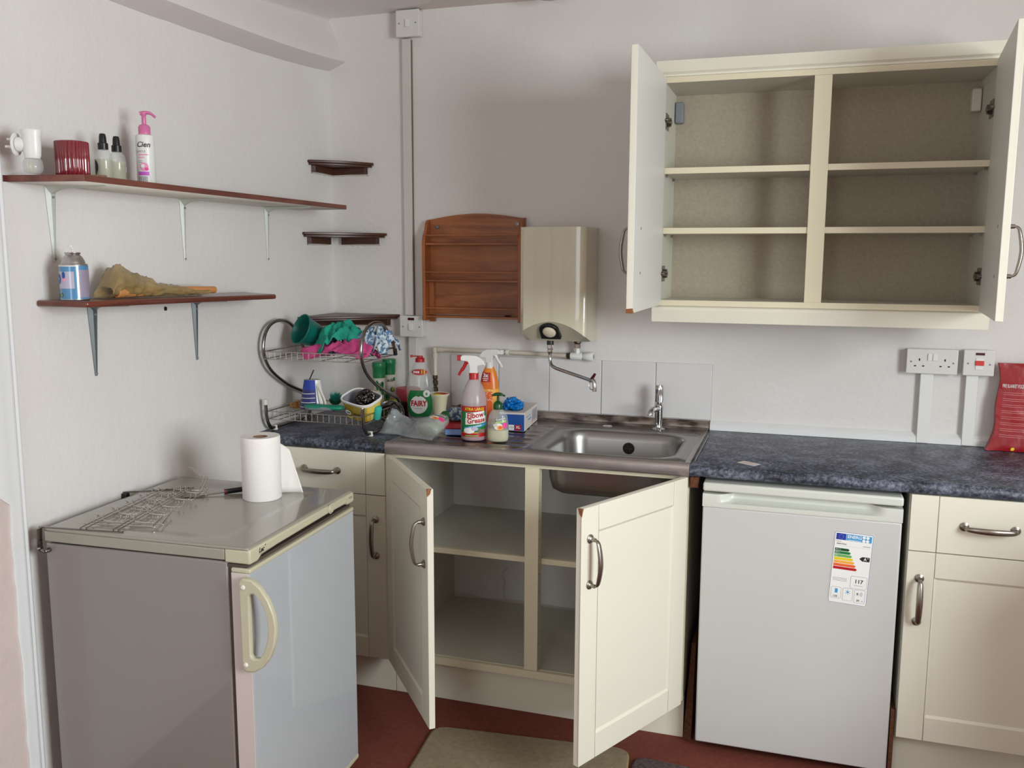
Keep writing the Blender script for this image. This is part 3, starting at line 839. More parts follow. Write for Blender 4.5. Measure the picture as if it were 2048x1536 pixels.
# crescent grab handle screwed to the door's near edge
out = [(-0.020, 0.786), (-0.012, 0.7935), (0.012, 0.7915), (0.034, 0.775), (0.055, 0.745), (0.068, 0.712), (0.072, 0.68), (0.068, 0.645), (0.055, 0.608), (0.034, 0.580), (0.012, 0.566), (-0.010, 0.564), (-0.018, 0.570)]
inn = [(0.004, 0.752), (0.010, 0.757), (0.020, 0.757), (0.030, 0.748), (0.042, 0.728), (0.050, 0.70), (0.052, 0.675), (0.049, 0.648), (0.040, 0.622), (0.028, 0.603), (0.014, 0.600), (0.006, 0.604), (0.004, 0.61)]
b = MB().use('frz_cream'); n = len(out); vs = []
for y in (-0.001, -0.017):
    k = 0.0 if y > -.01 else 0.003
    vs += [(x, y, z) for x, z in out] + [(x, y, z) for x, z in inn]
fs = []
for i in range(n):
    j = (i + 1) % n
    fs += [(i, j, n + j, n + i), (2 * n + i, 3 * n + i, 3 * n + j, 2 * n + j), (i, 2 * n + i, 2 * n + j, j), (n + i, n + j, 3 * n + j, 3 * n + i)]
b.add(vs, fs)
hd = b.build('handle', Z, bevel=.004, seg=3, smooth=50)
for zz in (0.772, 0.583):
    b = MB().use('offwhite'); b.lathe([(0, -0.0215), (0.004, -0.021), (0.006, -0.0185), (0.0065, -0.017), (0, -.0165)], 14, c=(-0.009, 0, zz), axis='y'); b.build('screw_cap', hd, smooth=50)
# maker's mark, dial and star mark on the fascia
b = MB().use('ink'); b.text('Lec', .016, 0.050, 0.8425, .0, bold=.0005, shear=.3); b.text('+', .010, 0.068, 0.849, 0, bold=.0002)
b.use('greyink'); b.poly([(.040, .8335), (.082, .8335), (.082, .8348), (.040, .8348)], 0)
b.v = [(0.0026, x, z) for (x, y, z) in b.v]
b.build('maker_mark', Z, smooth=0)
b = MB().use('greyink'); b.text('***', .016, .530, .841, 0); b.v = [(0.0026, x, z) for (x, y, z) in b.v]; b.build('star_mark', Z, smooth=0)
b = MB().use('frz_cream'); b.lathe([(0, 0.0085), (0.009, 0.008), (0.0105, 0.004), (0.0135, 0.0035), (0.0135, 0.0022), (0, .0022)], 24, c=(0, .405, .8445), axis='x'); b.build('dial', Z, smooth=40)
b = MB().use('ltyellow'); b.lathe([(0, .0032), (.0018, .003), (.002, .0022), (0, .0021)], 8, c=(0, .265, .843), axis='x'); b.lathe([(0, .0032), (.0018, .003), (.002, .0022), (0, .0021)], 8, c=(0, .285, .8435), axis='x'); b.build('indicator_lamp', Z)

# ------------------------------------------------------------------ things on the freezer
# kitchen roll
K = thing('kitchen_roll', 'roll of white paper towel standing on end on the silver freezer', 'kitchen roll', (0.398, -1.166, 0.8556))
b = MB().use('paper')
prof = [(0.020, 0.0), (0.051, 0.0), (0.0535, 0.003), (0.054, 0.16), (0.0535, 0.176), (0.0525, 0.178), (0.020, 0.1755)]
b.lathe([(0.020, 0.0)] + prof[1:], 48); 
b.f = [f for f in b.f if len(f) == 4]; b.m = b.m[:len(b.f)]
b.build('paper', K, smooth=50)
b = MB().use('card'); b.shell([(0.0199, 0.0), (0.0199, 0.1752)], 28); b.shell([(0.0185, 0.0), (0.0185, 0.1752)], 28); b.build('cardboard_core', K, smooth=60)
b = MB().use('paper')
def sheet(u_, v_):
    h_ = 0.004 + (0.168 - 0.105 * u_ ** 1.4) * v_ if True else 0
    w0 = 0.055 + u_ * (0.040 - 0.018 * v_) * 1.1
    return (0.010 + w0 * .72, 0.052 + u_ * 0.012 + .004 * math.sin(u_ * 5 + v_ * 2), h_)
b.grid(lambda a, c: (0.018 + 0.066 * a * (1 - .60 * c), 0.053 + .008 * math.sin(a * 2.4) + .02 * a, 0.002 + (0.150 - .030 * a) * c), 14, 8)
b.build('loose_sheet', K, smooth=60, solid=0.0006)

# wire stemware rack lying on the freezer
Q = thing('wine_glass_rack', 'chrome wire hanging rack lying flat on the freezer top', 'rack', (0.0, 0.0, 0.8595))
def zt(p, dz=0.0): return (p[0], p[1], dz)
b = MB().use('chrome_dull')
b.hexa([(0.040, -1.600, .000), (0.265, -1.568, .000), (0.265, -1.562, .000), (0.040, -1.594, .000), (0.040, -1.600, .003), (0.265, -1.568, .003), (0.265, -1.562, .003), (0.040, -1.594, .003)])
b.build('end_bar', Q)
b = MB().use('chrome_dull')
b.hexa([(-0.0 + .004, -1.262, .000), (0.160, -1.158, .000), (0.158, -1.150, .000), (.004, -1.254, .000), (.004, -1.262, .003), (0.160, -1.158, .003), (0.158, -1.150, .003), (.004, -1.254, .003)])
b.build('end_bar', Q)
b = MB().use('black'); b.box(.003, .018, -1.268, -1.252, -0.024, -.0005); b.build('rubber_foot', Q, bevel=.001)
# clip at the near end hooks over the freezer edge
b = MB().use('chrome_dull')
cp = curve([(0.047, -1.6035, 0.0), (0.046, -1.6045, -0.030), (0.046, -1.6045, -0.050), (0.052, -1.606, -0.056), (0.066, -1.606, -0.059), (0.074, -1.606, -0.054), (0.070, -1.606, -.048)], 5)
b.tube(cp, 0.0085, 8, flat=0.18, up=(0, 1, 0)); b.build('end_clip', Q, smooth=50)
def lerp(a, c, t): return (a[0] + (c[0] - a[0]) * t, a[1] + (c[1] - a[1]) * t)
railsA = [((0.150, -1.582), (0.085, -1.205)), ((0.165, -1.580), (0.100, -1.195))]
railsB = [((0.238, -1.570), (0.150, -1.166)), ((0.252, -1.568), (0.162, -1.160))]
b = MB().use('wire2')
for (a, c) in railsA + railsB: b.tube([zt(a, .0045), zt(c, .0045)], 0.0016, 6)
b.build('long_wire', Q)
b = MB().use('wire2')
for rails in (railsA, railsB):
    for k in range(5):
        t = 0.22 + k * 0.175
        for (a, c), s_ in zip(rails, (-1, 1)):
            p0 = lerp(a, c, t)
            pts = [(p0[0] - .010, p0[1] + .012, .0045), (p0[0] - .014, p0[1] + .004, .014), (p0[0] - .006, p0[1], .013), (p0[0] + .004, p0[1] - .010, .004), (p0[0] + .050, p0[1] - .006, .002), (p0[0] + .061, p0[1] + .002, .006), (p0[0] + .060, p0[1] + .008, .015), (p0[0] + .054, p0[1] + .004, .017)]
            b.tube(curve(pts, 4), 0.0014, 6)
b.tube(curve([(0.13, -1.545, .004), (0.30, -1.515, .003), (0.307, -1.51, .003), (0.277, -1.43, .006), (0.268, -1.415, .008)], 5), .0013, 5)
b.tube(curve([(0.135, -1.53, .004), (0.31, -1.49, .003), (0.315, -1.485, .003), (0.286, -1.42, .006), (0.276, -1.40, .008)], 5), .0013, 5)
b.tube(curve([(0.15, -1.345, .005), (0.22, -1.40, .008), (0.268, -1.415, .008)], 4), .0012, 5)
for s_ in (0, .010): b.tube(curve([(0.10 + s_, -1.095, .046), (0.165 + s_, -1.128, .031), (0.182 + s_, -1.132, .028), (0.190 + s_, -1.165, .008), (0.185 + s_, -1.178, .002), (0.12 + s_, -1.185, .002)], 4), .0013, 5)
b.build('hook_wire', Q, smooth=60)
# fish slice / spatula
V_ = thing('spatula', 'metal spatula with a black handle lying on the freezer beside the kitchen roll', 'utensil', (0.225, -1.212, 0.8560))
b = MB().use('black'); b.tube(curve([(0.055, 0.045, 0.007), (0.09, 0.075, 0.0095), (0.150, 0.125, 0.012)], 4), 0.0075, 10, flat=0.6); b.build('handle', V_, smooth=60)
b = MB().use('maroon'); b.tube([(0.051, 0.0415, 0.007), (0.056, 0.046, 0.007)], 0.0078, 10, flat=.6); b.build('collar', V_)
b = MB().use('chrome'); b.tube(curve([(0.0, 0.0, 0.003), (0.03, 0.025, 0.005), (0.052, 0.043, 0.007)], 4), 0.003, 8); b.build('shank', V_, smooth=60)
b = MB().use('chrome_dull')
b.grid(lambda u_, v_: (-0.05 + .058 * u_ + .012 * v_, -0.018 - .012 * (1 - u_) + .026 * v_, 0.0012 + .004 * u_ * (1 - u_) + .0015 * math.sin(v_ * PI)), 8, 6)
b.build('blade', V_, smooth=60, solid=0.0008)

# ------------------------------------------------------------------ wall cabinet
wx, wz0, wz1, wd = 1.3528, 1.371, 2.107, 0.271
C = thing('wall_cabinet', 'cream double wall cabinet hanging open and empty at the upper right', 'cabinet', (wx, 0, wz0))
H = wz1 - wz0
for x in (0.0, 0.982): bx('side_panel', C, 'melamine', x, x + .018, -wd + .001, -0.001, 0.0, H)
for z, nm in ((0.0, 'base_panel'), (H - .018, 'top_panel')): bx(nm, C, 'melamine', 0.018, 0.982, -wd + .001, -0.001, z, z + .018)
bx('backboard', C, 'cabback', 0.018, 0.982, -0.02, -0.012, 0.018, H - .018)
b = MB().use('cream_edge')
b.box(0.0, 1.0, -wd - .001, -wd + .001, -.0005, 0.018); b.box(0.0, 1.0, -wd - .001, -wd + .001, H - .018, H + .0005)
b.box(0.0, 0.0175, -wd - .001, -wd + .001, 0.018, H - .018); b.box(0.9825, 1.0, -wd - .001, -wd + .001, 0.018, H - .018)
b.build('edging', C)
for i, z in enumerate((1.617 - wz0, 1.811 - wz0)):
    bx('shelf', C, 'melamine', 0.019, 0.981, -wd + .012, -0.021, z - .009, z + .009)
    bx('shelf_edging', C, 'cream_edge', 0.019, 0.981, -wd + .004, -wd + .012, z - .0095, z + .0095)
bx('centre_post', C, 'cream_edge', 0.475, 0.527, -wd - .002, -wd + .004, 0.018, H - .0185, bevel=.0008)
b = MB().use('cream'); b.prism([(-0.274, H + .001), (-0.274, H + .008), (-0.283, H + .014), (-0.295, H + .040), (-0.298, H + .047), (-.05, H + .047), (-.05, H + .001)], -0.012, 1.012, 'x'); b.build('cornice', C, smooth=20, bevel=.001)
b = MB().use('cream'); b.prism([(-0.268, -0.001), (-0.278, -0.006), (-0.282, -0.014), (-0.276, -0.055), (-0.262, -0.055), (-0.262, -0.001)], -0.010, 1.010, 'x')
b.build('pelmet', C, smooth=20, bevel=.001)
for xx, key in ((0.020, 'greyink'), (0.952, 'offwhite')):
    bx('hanging_bracket', C, key, xx, xx + .028, -0.060, -0.021, H - .115, H - .045, bevel=.004)
# doors
def wall_door(hx, ang, left):
    w_ = 0.497
    o = shaker(C, 'door', w_, H - .004)
    if not left:
        for v in o.data.vertices: v.co.x -= w_
    o.location = (hx + (.0185 if left else -.0185), -wd - (.003 if left else .0005), 0.002)
    o.rotation_euler = (0, 0, -R(ang) if left else R(ang))
    s_ = 1 if left else -1
    handle(o, s_ * 0.395, -0.019, 0.176, True)
    for z in (0.112, 0.240):
        b = MB().use('greyink'); b.lathe([(0, 0.0015), (0.004, 0.0012), (0.0045, 0), (0, 0)], 10, c=(s_ * 0.395, 0, z), axis='y'); b.build('screw_head', o)
    if left:
        c = MB().use('chip'); c.hexa([(w_ - .014, -.0194, -.0006), (w_ + .0006, -.0194, -.0006), (w_ + .0006, .0006, -.0006), (w_ - .02, .0006, -.0006), (w_ - .004, -.0194, .006), (w_ + .0006, -.0194, .012), (w_ + .0006, .0006, .014), (w_ - .006, .0006, .008)])
        c.build('chipped_corner', o)
    return o
wall_door(0.001, 90.7, True); wall_door(0.999, 84.7, False)
for sx, x in ((1, 0.018), (-1, 0.982)):
    for z in (0.105, 0.60):
        b = MB().use('chrome_dull')
        b.box(x, x + sx * .003, -0.262, -0.205, z - .026, z + .026)
        b.box(x, x + sx * .016, -0.268, -0.222, z - .007, z + .007)
        b.tube([(x + sx * .004, -.225, z + .012), (x + sx * .013, -.228, z + .010)], .004, 8); b.tube([(x + sx * .004, -.225, z - .012), (x + sx * .013, -.228, z - .010)], .004, 8)
        b.tube(curve([(x + sx * .012, -.262, z), (x + sx * .010, -.275, z), (x - sx * .004, -.282, z)], 4), .006, 8, flat=1.6)
        b.build('hinge', C, bevel=.001)
for x in (0.020, 0.974):
    for z in (1.617 - wz0, 1.811 - wz0):
        for y in (-0.235, -0.07): bx('shelf_peg', C, 'chrome_dull', x, x + .006, y, y + .006, z - .018, z - .0098)

# ------------------------------------------------------------------ water heater
Hh = thing('water_heater', 'cream over-sink water heater box with a black ringed dial, mounted on the wall', 'water heater', (0.853, 0, 1.225))
hw = 0.243
b = MB().use('heater')
def arch(x): return 0.020 + 0.055 * (1 - ((x - .115) / .13) ** 2) if True else 0
xs = sorted([hw * i / 18 for i in range(19)] + [.109, .115, hw - .002, hw - .005, hw - .010, hw - .019])
vs = []; fs = []
def fy(x):
    e = min(1, (hw - x) / .030); e0 = min(1, x / .012)
    return -0.170 - 0.012 * math.sqrt(max(0, 1 - (1 - e) ** 2)) - 0.008 * math.sqrt(max(0, 1 - (1 - e0) ** 2)) - 0.004 * math.sin(PI * x / hw) + (0.0020 if abs(x - .112) < .005 else 0)
rows = [0.0, .25, .5, .75, 1.0]
for x in xs:
    za = max(.012, arch(x))
    for t in rows: vs.append((x, fy(x), za + (0.410 - za) * t))
    vs.append((x, 0, 0.410))
k = len(rows) + 1
for i in range(24):
    for j in range(k - 1): fs.append((i * k + j, (i + 1) * k + j, (i + 1) * k + j + 1, i * k + j + 1))
b.add(vs, fs)
# sides
for x in (0.0, hw):
    za = max(.012, arch(x))
    b.add([(x, fy(x), za), (x, fy(x), 0.41), (x, 0, 0.41), (x, 0, 0.0), (x, -0.10, 0.0)], [(0, 1, 2, 3, 4)])
b.build('casing', Hh, smooth=25)
b = MB().use('heater_lo'); vs = []; fs = []
def low(x):
    t = min(1, min(x, hw - x) / .03)
    return (-0.105 - 0.015 * t, 0.0)
for x in xs:
    za = max(.012, arch(x)); vs += [(x, fy(x), za), (x, low(x)[0], low(x)[1]), (x, 0, 0)]
for i in range(24):
    for j in range(2): fs.append((i * 3 + j, i * 3 + 3 + j, i * 3 + 4 + j, i * 3 + 1 + j))
b.add(vs, fs); b.build('skirt', Hh, smooth=30)
# dial unit on the skirt
b = MB().use('black')
rot = Matrix.Translation((0.105, -0.166, 0.040)) @ Matrix.Rotation(R(40), 4, 'X')
b.T = rot
o_ = [(-0.035, -0.034), (0.040, -0.034)] + [(0.036 * math.cos(R(a)), 0.030 * math.sin(R(a)) + .008) for a in range(-5, 186, 12)]
b.prism(o_, -0.010, 0.012, 'y')
b.build('dial_surround', Hh, bevel=.003, smooth=40)
b = MB().use('cream_edge'); b.T = rot; b.lathe([(0, -0.023), (0.018, -0.021), (0.024, -0.015), (0.025, -0.010), (0, -.009)], 28, c=(0.003, 0, 0.006), axis='y'); b.build('dial', Hh, smooth=50)
b = MB().use('black'); b.T = rot; b.tube([(0.003 + .027 * math.cos(a * PI / 14), -.012, .006 + .027 * math.sin(a * PI / 14)) for a in range(28)], .0022, 6, closed=True); b.build('dial_ring', Hh, smooth=60)

# swivel spout of the heater
SPT = thing('heater_spout', 'chrome swivel spout with a small red lever under the water heater', 'spout', (0.945, -0.105, 1.225))
b = MB().use('black'); b.lathe([(0, -0.0005), (0.013, -0.0005), (0.013, -0.016), (0, -0.016)], 16); b.build('outlet_collar', SPT)
b = MB().use('chrome'); b.lathe([(0, -0.016), (0.0115, -0.016), (0.012, -0.030), (0.010, -0.033), (0.0115, -0.037), (0.0115, -0.042), (0.0085, -0.052), (0, -0.052)], 12); b.build('nut', SPT, smooth=25)
pts = curve([(0, 0, -0.045), (0, 0, -0.070), (0.004, -0.006, -0.086), (0.020, -0.022, -0.096), (0.06, -0.050, -0.104), (0.188, -0.140, -0.123)], 8)
b = MB().use('chrome'); b.tube(pts, 0.0065, 14); b.build('pipe', SPT, smooth=60)
b = MB().use('chrome'); b.tube(curve([(0.182, -0.136, -0.124), (0.196, -0.146, -0.122), (0.202, -0.150, -0.135), (0.203, -0.151, -0.160)], 6), [0.007] * 6 + [.0075] * 13, 14); b.tube([(0.186, -.142, -.127), (0.180, -.142, -.140), (0.186, -.144, -.153), (.196, -.148, -.155)], .0018, 6); b.build('nozzle', SPT, smooth=60)
b = MB().use('red_neon'); b.tube([(0.190, -0.142, -0.117), (0.203, -0.150, -0.098)], [0.006, .0045], 10); b.build('lever', SPT, smooth=40)

# cold feed pipe
P_ = thing('water_pipe', 'grubby white painted water pipe running along the wall under the spice rack', 'pipe', (0.454, -0.03, 0.94))
b = MB().use('pipe'); b.tube(curve([(0, 0, 0.115), (0, 0, 0.20), (0.001, 0, 0.219), (0.006, 0, 0.226), (0.02, 0, 0.227), (0.30, 0, 0.226), (0.535, 0, 0.222)], 6), 0.0085, 14); b.build('pipe_run', P_, smooth=60)
b = MB().use('pipe'); b.tube([(0, 0, .19), (0, 0, .214)], .011, 14); b.tube([(.012, 0, .227), (.035, 0, .227)], .011, 14); b.lathe([(0, -.012), (.0105, -.01), (.012, 0), (.0105, .01), (0, .012)], 14, c=(0, 0, .225)); b.build('elbow_joint', P_, smooth=50)
b = MB().use('white_pl'); b.tube([(0.294, 0, .226), (0.306, 0, .226)], .0115, 14); b.box(0.292, 0.308, 0.0, 0.0295, .215, .236); b.build('pipe_clip', P_, bevel=.001)
b = MB().use('brass'); b.lathe([(0, 0.125), (0.010, 0.125), (0.0105, 0.112), (0.007, 0.108), (0.012, 0.10), (0.012, 0.088), (0.008, 0.084), (0.008, 0.078), (0.012, 0.074), (0.012, 0.06), (0.007, 0.058), (0.007, -0.03), (0, -0.03)], 8); b.tube([(0, 0, .094), (.0, -.018, .094)], .006, 8)
b.build('stop_valve', P_, smooth=20)
VV = thing('isolating_valve', 'white angle valve with a fluted white knob and brass nuts under the water heater', 'valve', (1.030, -0.03, 1.162))
b = MB().use('brass'); b.lathe([(0, -.040), (.012, -.040), (.013, -.034), (.013, -.026), (0, -.026)], 6, axis='x'); b.lathe([(0, .0625), (.014, .0625), (.014, .050), (.010, .046), (.010, .042), (0, .042)], 12); b.build('brass_nut', VV)
b = MB().use('pewter'); b.lathe([(0, .045), (.012, .045), (.012, .030), (0, .030)], 6); b.build('union_nut', VV)
b = MB().use('white_pl'); b.lathe([(0, -.026), (.013, -.026), (.014, -.02), (.014, .016), (.012, .02), (0, .02)], 16, axis='x'); b.tube([(0, 0, .008), (0, 0, .031)], [.011, .008], 14); b.build('valve_body', VV, smooth=50)
b = MB().use('white_pl'); vs = []; fs = []; n = 32
for (r, x) in ((0.008, .019), (0.014, .024), (.017, .04), (.0195, .056), (.0175, .061), (0.010, .062)):
    for j in range(n):
        rr = r * (1 - .10 * (0.5 + 0.5 * math.cos(4 * 2 * PI * j / n)) * (1 if r > .012 else 0)); vs.append((x, rr * math.cos(2 * PI * j / n), rr * math.sin(2 * PI * j / n)))
for i in range(5):
    for j in range(n): fs.append((i * n + j, i * n + (j + 1) % n, (i + 1) * n + (j + 1) % n, (i + 1) * n + j))
fs.append(tuple(5 * n + j for j in range(n))); b.add(vs, fs); b.build('knob', VV, smooth=40)
b = MB().use('greyink'); b.lathe([(0, .0632), (.008, .063), (.008, .0618), (0, .0618)], 16, axis='x'); b.build('knob_cap', VV)

# ------------------------------------------------------------------ spice rack
A = thing('spice_rack', 'orange pine spice rack with three empty shelves on the back wall', 'spice rack', (0.418, 0, 1.283))
wd_, hh = 0.400, 0.405
def topz(t): return 0.388 + 0.020 * math.sin(PI * t) + .003 * t
b = MB().use('pine'); poly = [(0.012, 0.022)] + [(wd_ - .012, 0.022)] + [(0.012 + (wd_ - .024) * (1 - i / 12), topz(1 - i / 12)) for i in range(13)]
b.prism(poly, -0.014, -0.003, 'y'); bp_ = b.build('back_panel', A, bevel=.001)
b = MB().use('pine_v'); sidep = [(-0.003, 0), (-0.066, 0), (-0.068, 0.30), (-0.062, 0.322), (-0.042, 0.35), (-0.034, 0.375), (-0.020, 0.386), (-0.003, 0.389)]
b.prism(sidep, 0.0, 0.012, 'x'); b.build('side_panel', A, bevel=.0015)
b = MB().use('pine_v'); b.prism([(y, z + (.004 if z > .3 else 0)) for y, z in sidep], wd_ - .012, wd_, 'x'); b.build('side_panel', A, bevel=.0015)
for z in (0.012, 0.150, 0.290):
    bx('shelf', A, 'pine', 0.012, wd_ - .012, -0.062, -0.014, z, z + .008, bevel=.001)
    bx('rail', A, 'pine', 0.012, wd_ - .012, -0.066, -0.062, z + .034, z + .040, bevel=.001)
bx('corner_block', A, 'pine_v', 0.0125, 0.032, -0.030, -0.0145, 0.021, 0.149, bevel=.001)
bx('corner_block', A, 'pine_v', 0.0125, 0.036, -0.028, -0.0145, -.006, 0.0115, bevel=.001)
for x, z in ((0.044, 0.360), (wd_ - .030, 0.370)):
    b = MB().use('chrome_dull'); b.tube([(x + .0065 * math.cos(a * PI / 8), -.0165, z + .0065 * math.sin(a * PI / 8)) for a in range(16)], .0016, 6, closed=True); b.lathe([(0, -.0175), (.004, -.017), (.004, -.0145), (0, -.0142)], 10, c=(x, 0, z), axis='y'); b.build('screw_cup', A)
b = MB().use('blackhole'); b.lathe([(0, .006), (.006, .005), (.007, .001), (0, 0)], 8, c=(.34, -.04, .0205), sx=2.0); b.build('knot', A)

# ------------------------------------------------------------------ sockets, switches and trunking
def plate(name, label, cat, x0, x1, z0, z1, d=0.040, loc_y=0):
    t = thing(name, label, cat, (x0, 0, z0))
    w_, h_ = x1 - x0, z1 - z0
    bx('back_box', t, 'socket', .002, w_ - .002, -d + .008, -.001, .002, h_ - .002, bevel=.002)
    bx('faceplate', t, 'socket', 0, w_, -d, -d + .0078, 0, h_, bevel=.0025, seg=3)
    return t, w_, h_
def screws(t, pts, d=0.040):
    for x, z in pts:
        b = MB().use('greyink'); b.lathe([(0, -.0014), (.0028, -.0010), (.0032, 0), (0, .0004)], 12, c=(x, -d, z), axis='y'); b.build('screw', t)
t, w_, h_ = plate('light_switch', 'white fused switch box at the top of the trunking against the ceiling', 'switch', 0.308, 0.404, 2.352, 2.450)
screws(t, ((.014, .049), (.082, .049)))
bx('rocker', t, 'white_pl', .040, .058, -.0445, -.0402, .035, .062, bevel=.001)
t, w_, h_ = plate('isolator_switch', 'white switch box with a dark red neon on the wall left of the spice rack', 'switch', 0.308, 0.406, 1.214, 1.297)
screws(t, ((.014, .040), (.084, .040)))
o = bx('rocker', t, 'white_pl', .040, .057, -.0450, -.0402, .026, .052, bevel=.001)
bx('neon_lens', t, 'red_neon', .036, .063, -.0415, -.0402, .066, .076)
t, w_, h_ = plate('double_socket', 'white double power socket above the right worktop', 'socket', 2.166, 2.323, 1.148, 1.231)
screws(t, ((.014, .040), (w_ - .014, .038)))
for cx_ in (.0395, w_ - .0395):
    b = MB().use('blackhole'); b.box(cx_ - .002, cx_ + .002, -.0403, -.0398, .043, .051)
    for dx in (-.0125, .0125): b.box(cx_ + dx - .0035, cx_ + dx + .0035, -.0403, -.0398, .024, .028)
    b.build('pin_hole', t)
bx('rocker', t, 'white_pl', .0645, .0785, -.0440, -.0402, .045, .068, bevel=.0008)
bx('rocker', t, 'white_pl', .0800, .0940, -.0435, -.0402, .045, .068, bevel=.0008)
t, w_, h_ = plate('cooker_switch', 'white cooker switch with a red rocker, between the double socket and the red pouch', 'switch', 2.339, 2.432, 1.148, 1.233)
screws(t, ((.014, .040), (w_ - .014, .038)))
bx('rocker', t, 'white_pl', .036, .060, -.0425, -.0402, .020, .058, bevel=.0008)
bx('rocker_band', t, 'red_sw', .035, .061, -.0450, -.0420, .034, .050, bevel=.0008)
bx('neon_lens', t, 'red_neon', .035, .062, -.0412, -.0402, .068, .076)
def trunk(label, x0, x1, z0, z1, d, key='white_dull'):
    t = thing('cable_trunking', label, 'trunking', (x0, 0, z0))
    w_ = x1 - x0; h_ = z1 - z0
    bx('base_channel', t, key, .001, w_ - .001, -d * .45, -.0005, 0, h_)
    bx('cover', t, key, 0, w_, -d, -d * .4, 0, h_, bevel=.0018)
    return t
tt = trunk('tall white cable trunking rising up the back wall to the ceiling switch', 0.321, 0.355, 1.298, 2.351, .016)
b = MB().use('trunk_line'); b.tube([(.0362, -.0022, 0), (.0358, -.0022, .5), (.0364, -.0022, 1.05)], .0022, 6); b.build('cable', tt, smooth=60)  # thin brown line along the right edge of the trunking
trunk('short white cable trunking below the switch behind the dish rack', 0.336, 0.371, 0.910, 1.213, .02)
trunk('white cable trunking dropping from the double socket to the worktop', 2.214, 2.254, 0.910, 1.147, .025, 'white_pl')
trunk('white cable trunking dropping from the cooker switch to the worktop', 2.353, 2.390, 0.910, 1.147, .025, 'white_pl')

# ------------------------------------------------------------------ fire blanket pouch
FB = thing('fire_blanket_pouch', 'red vinyl fire blanket pouch with white print at the right edge of the worktop', 'fire blanket', (2.44, -0.03, 0.909))
def fb(u_, v_):
    xl = -0.022 * (1 - v_) ** 3 + 0.012 * math.sin(v_ * PI) - .002 + .006 * math.sin(v_ * 9)
    x = xl + u_ * (0.235 - xl)
    bulge = 0.016 * (math.sin(PI * min(1, u_ * 1.2 + .05)) if u_ < .8 else .6) * math.sin(PI * v_) ** .5
    y = -0.022 - bulge - .03 * (1 - v_) ** 2 + .003 * nz((x * 30, v_ * 8, 0))
    return (x, y, 0.001 + v_ * 0.284)
b = MB().use('redbag'); b.grid(fb, 30, 36)
def fbb(u_, v_):
    p = fb(u_, v_); return (p[0], -0.008 if v_ > .15 else -0.008 - .02 * (1 - v_ / .15), p[2])
b.grid(fbb, 30, 36)
for e in (0, 1):
    b.grid(lambda u_, v_: tuple(Vector(fb(e, v_)).lerp(Vector(fbb(e, v_)), u_)), 1, 36)
    b.grid(lambda u_, v_: tuple(Vector(fb(v_, e)).lerp(Vector(fbb(v_, e)), u_)), 1, 30)
b.build('pouch', FB, smooth=50)
b = MB().use('white'); b.text('FIRE BLANKET FOLDED', .0165, 0.016, 0.212, 0, sx=.40, bold=.0001, align='LEFT')
b.use('fadedwhite')
for k in range(8):
    zz = 0.190 - k * .0195
    for j in range(2):
        b.patch(.020 - .001 * k, .21 - .05 * (j == 1) * (k % 3), zz - j * .006, zz - j * .006 + .0012, 0, 12, 1)
b.use('yellow'); b.poly([(.048, .006), (.055, .004), (.060, .009), (.058, .015), (.050, .014)], 0.001)
def fy_(x, z):
    v_ = max(0, min(1, (z - .001) / .284)); xl = fb(0, v_)[0]; u_ = (x - xl) / (.235 - xl); return fb(max(0, min(1, u_)), v_)[1]
b.v = [(x, fy_(x, z) - .0012, z) for (x, y, z) in b.v]
b.build('printed_text', FB, smooth=0)

# card on worktop
b = MB().use('cardpaper'); b.box(-0.030, 0.030, -0.018, 0.018, 0, 0.0008); b.use('greyink'); b.box(-.02, .0, -.004, -.003, .0008, .0009); b.box(-.02, .01, .002, .003, .0008, .0009)
o = b.build('card', smooth=0); o.location = (1.690, -0.525, 0.9085); o.rotation_euler = (0, 0, R(-32))
tag(o, 'small white card lying on the right worktop above the fridge', 'card')

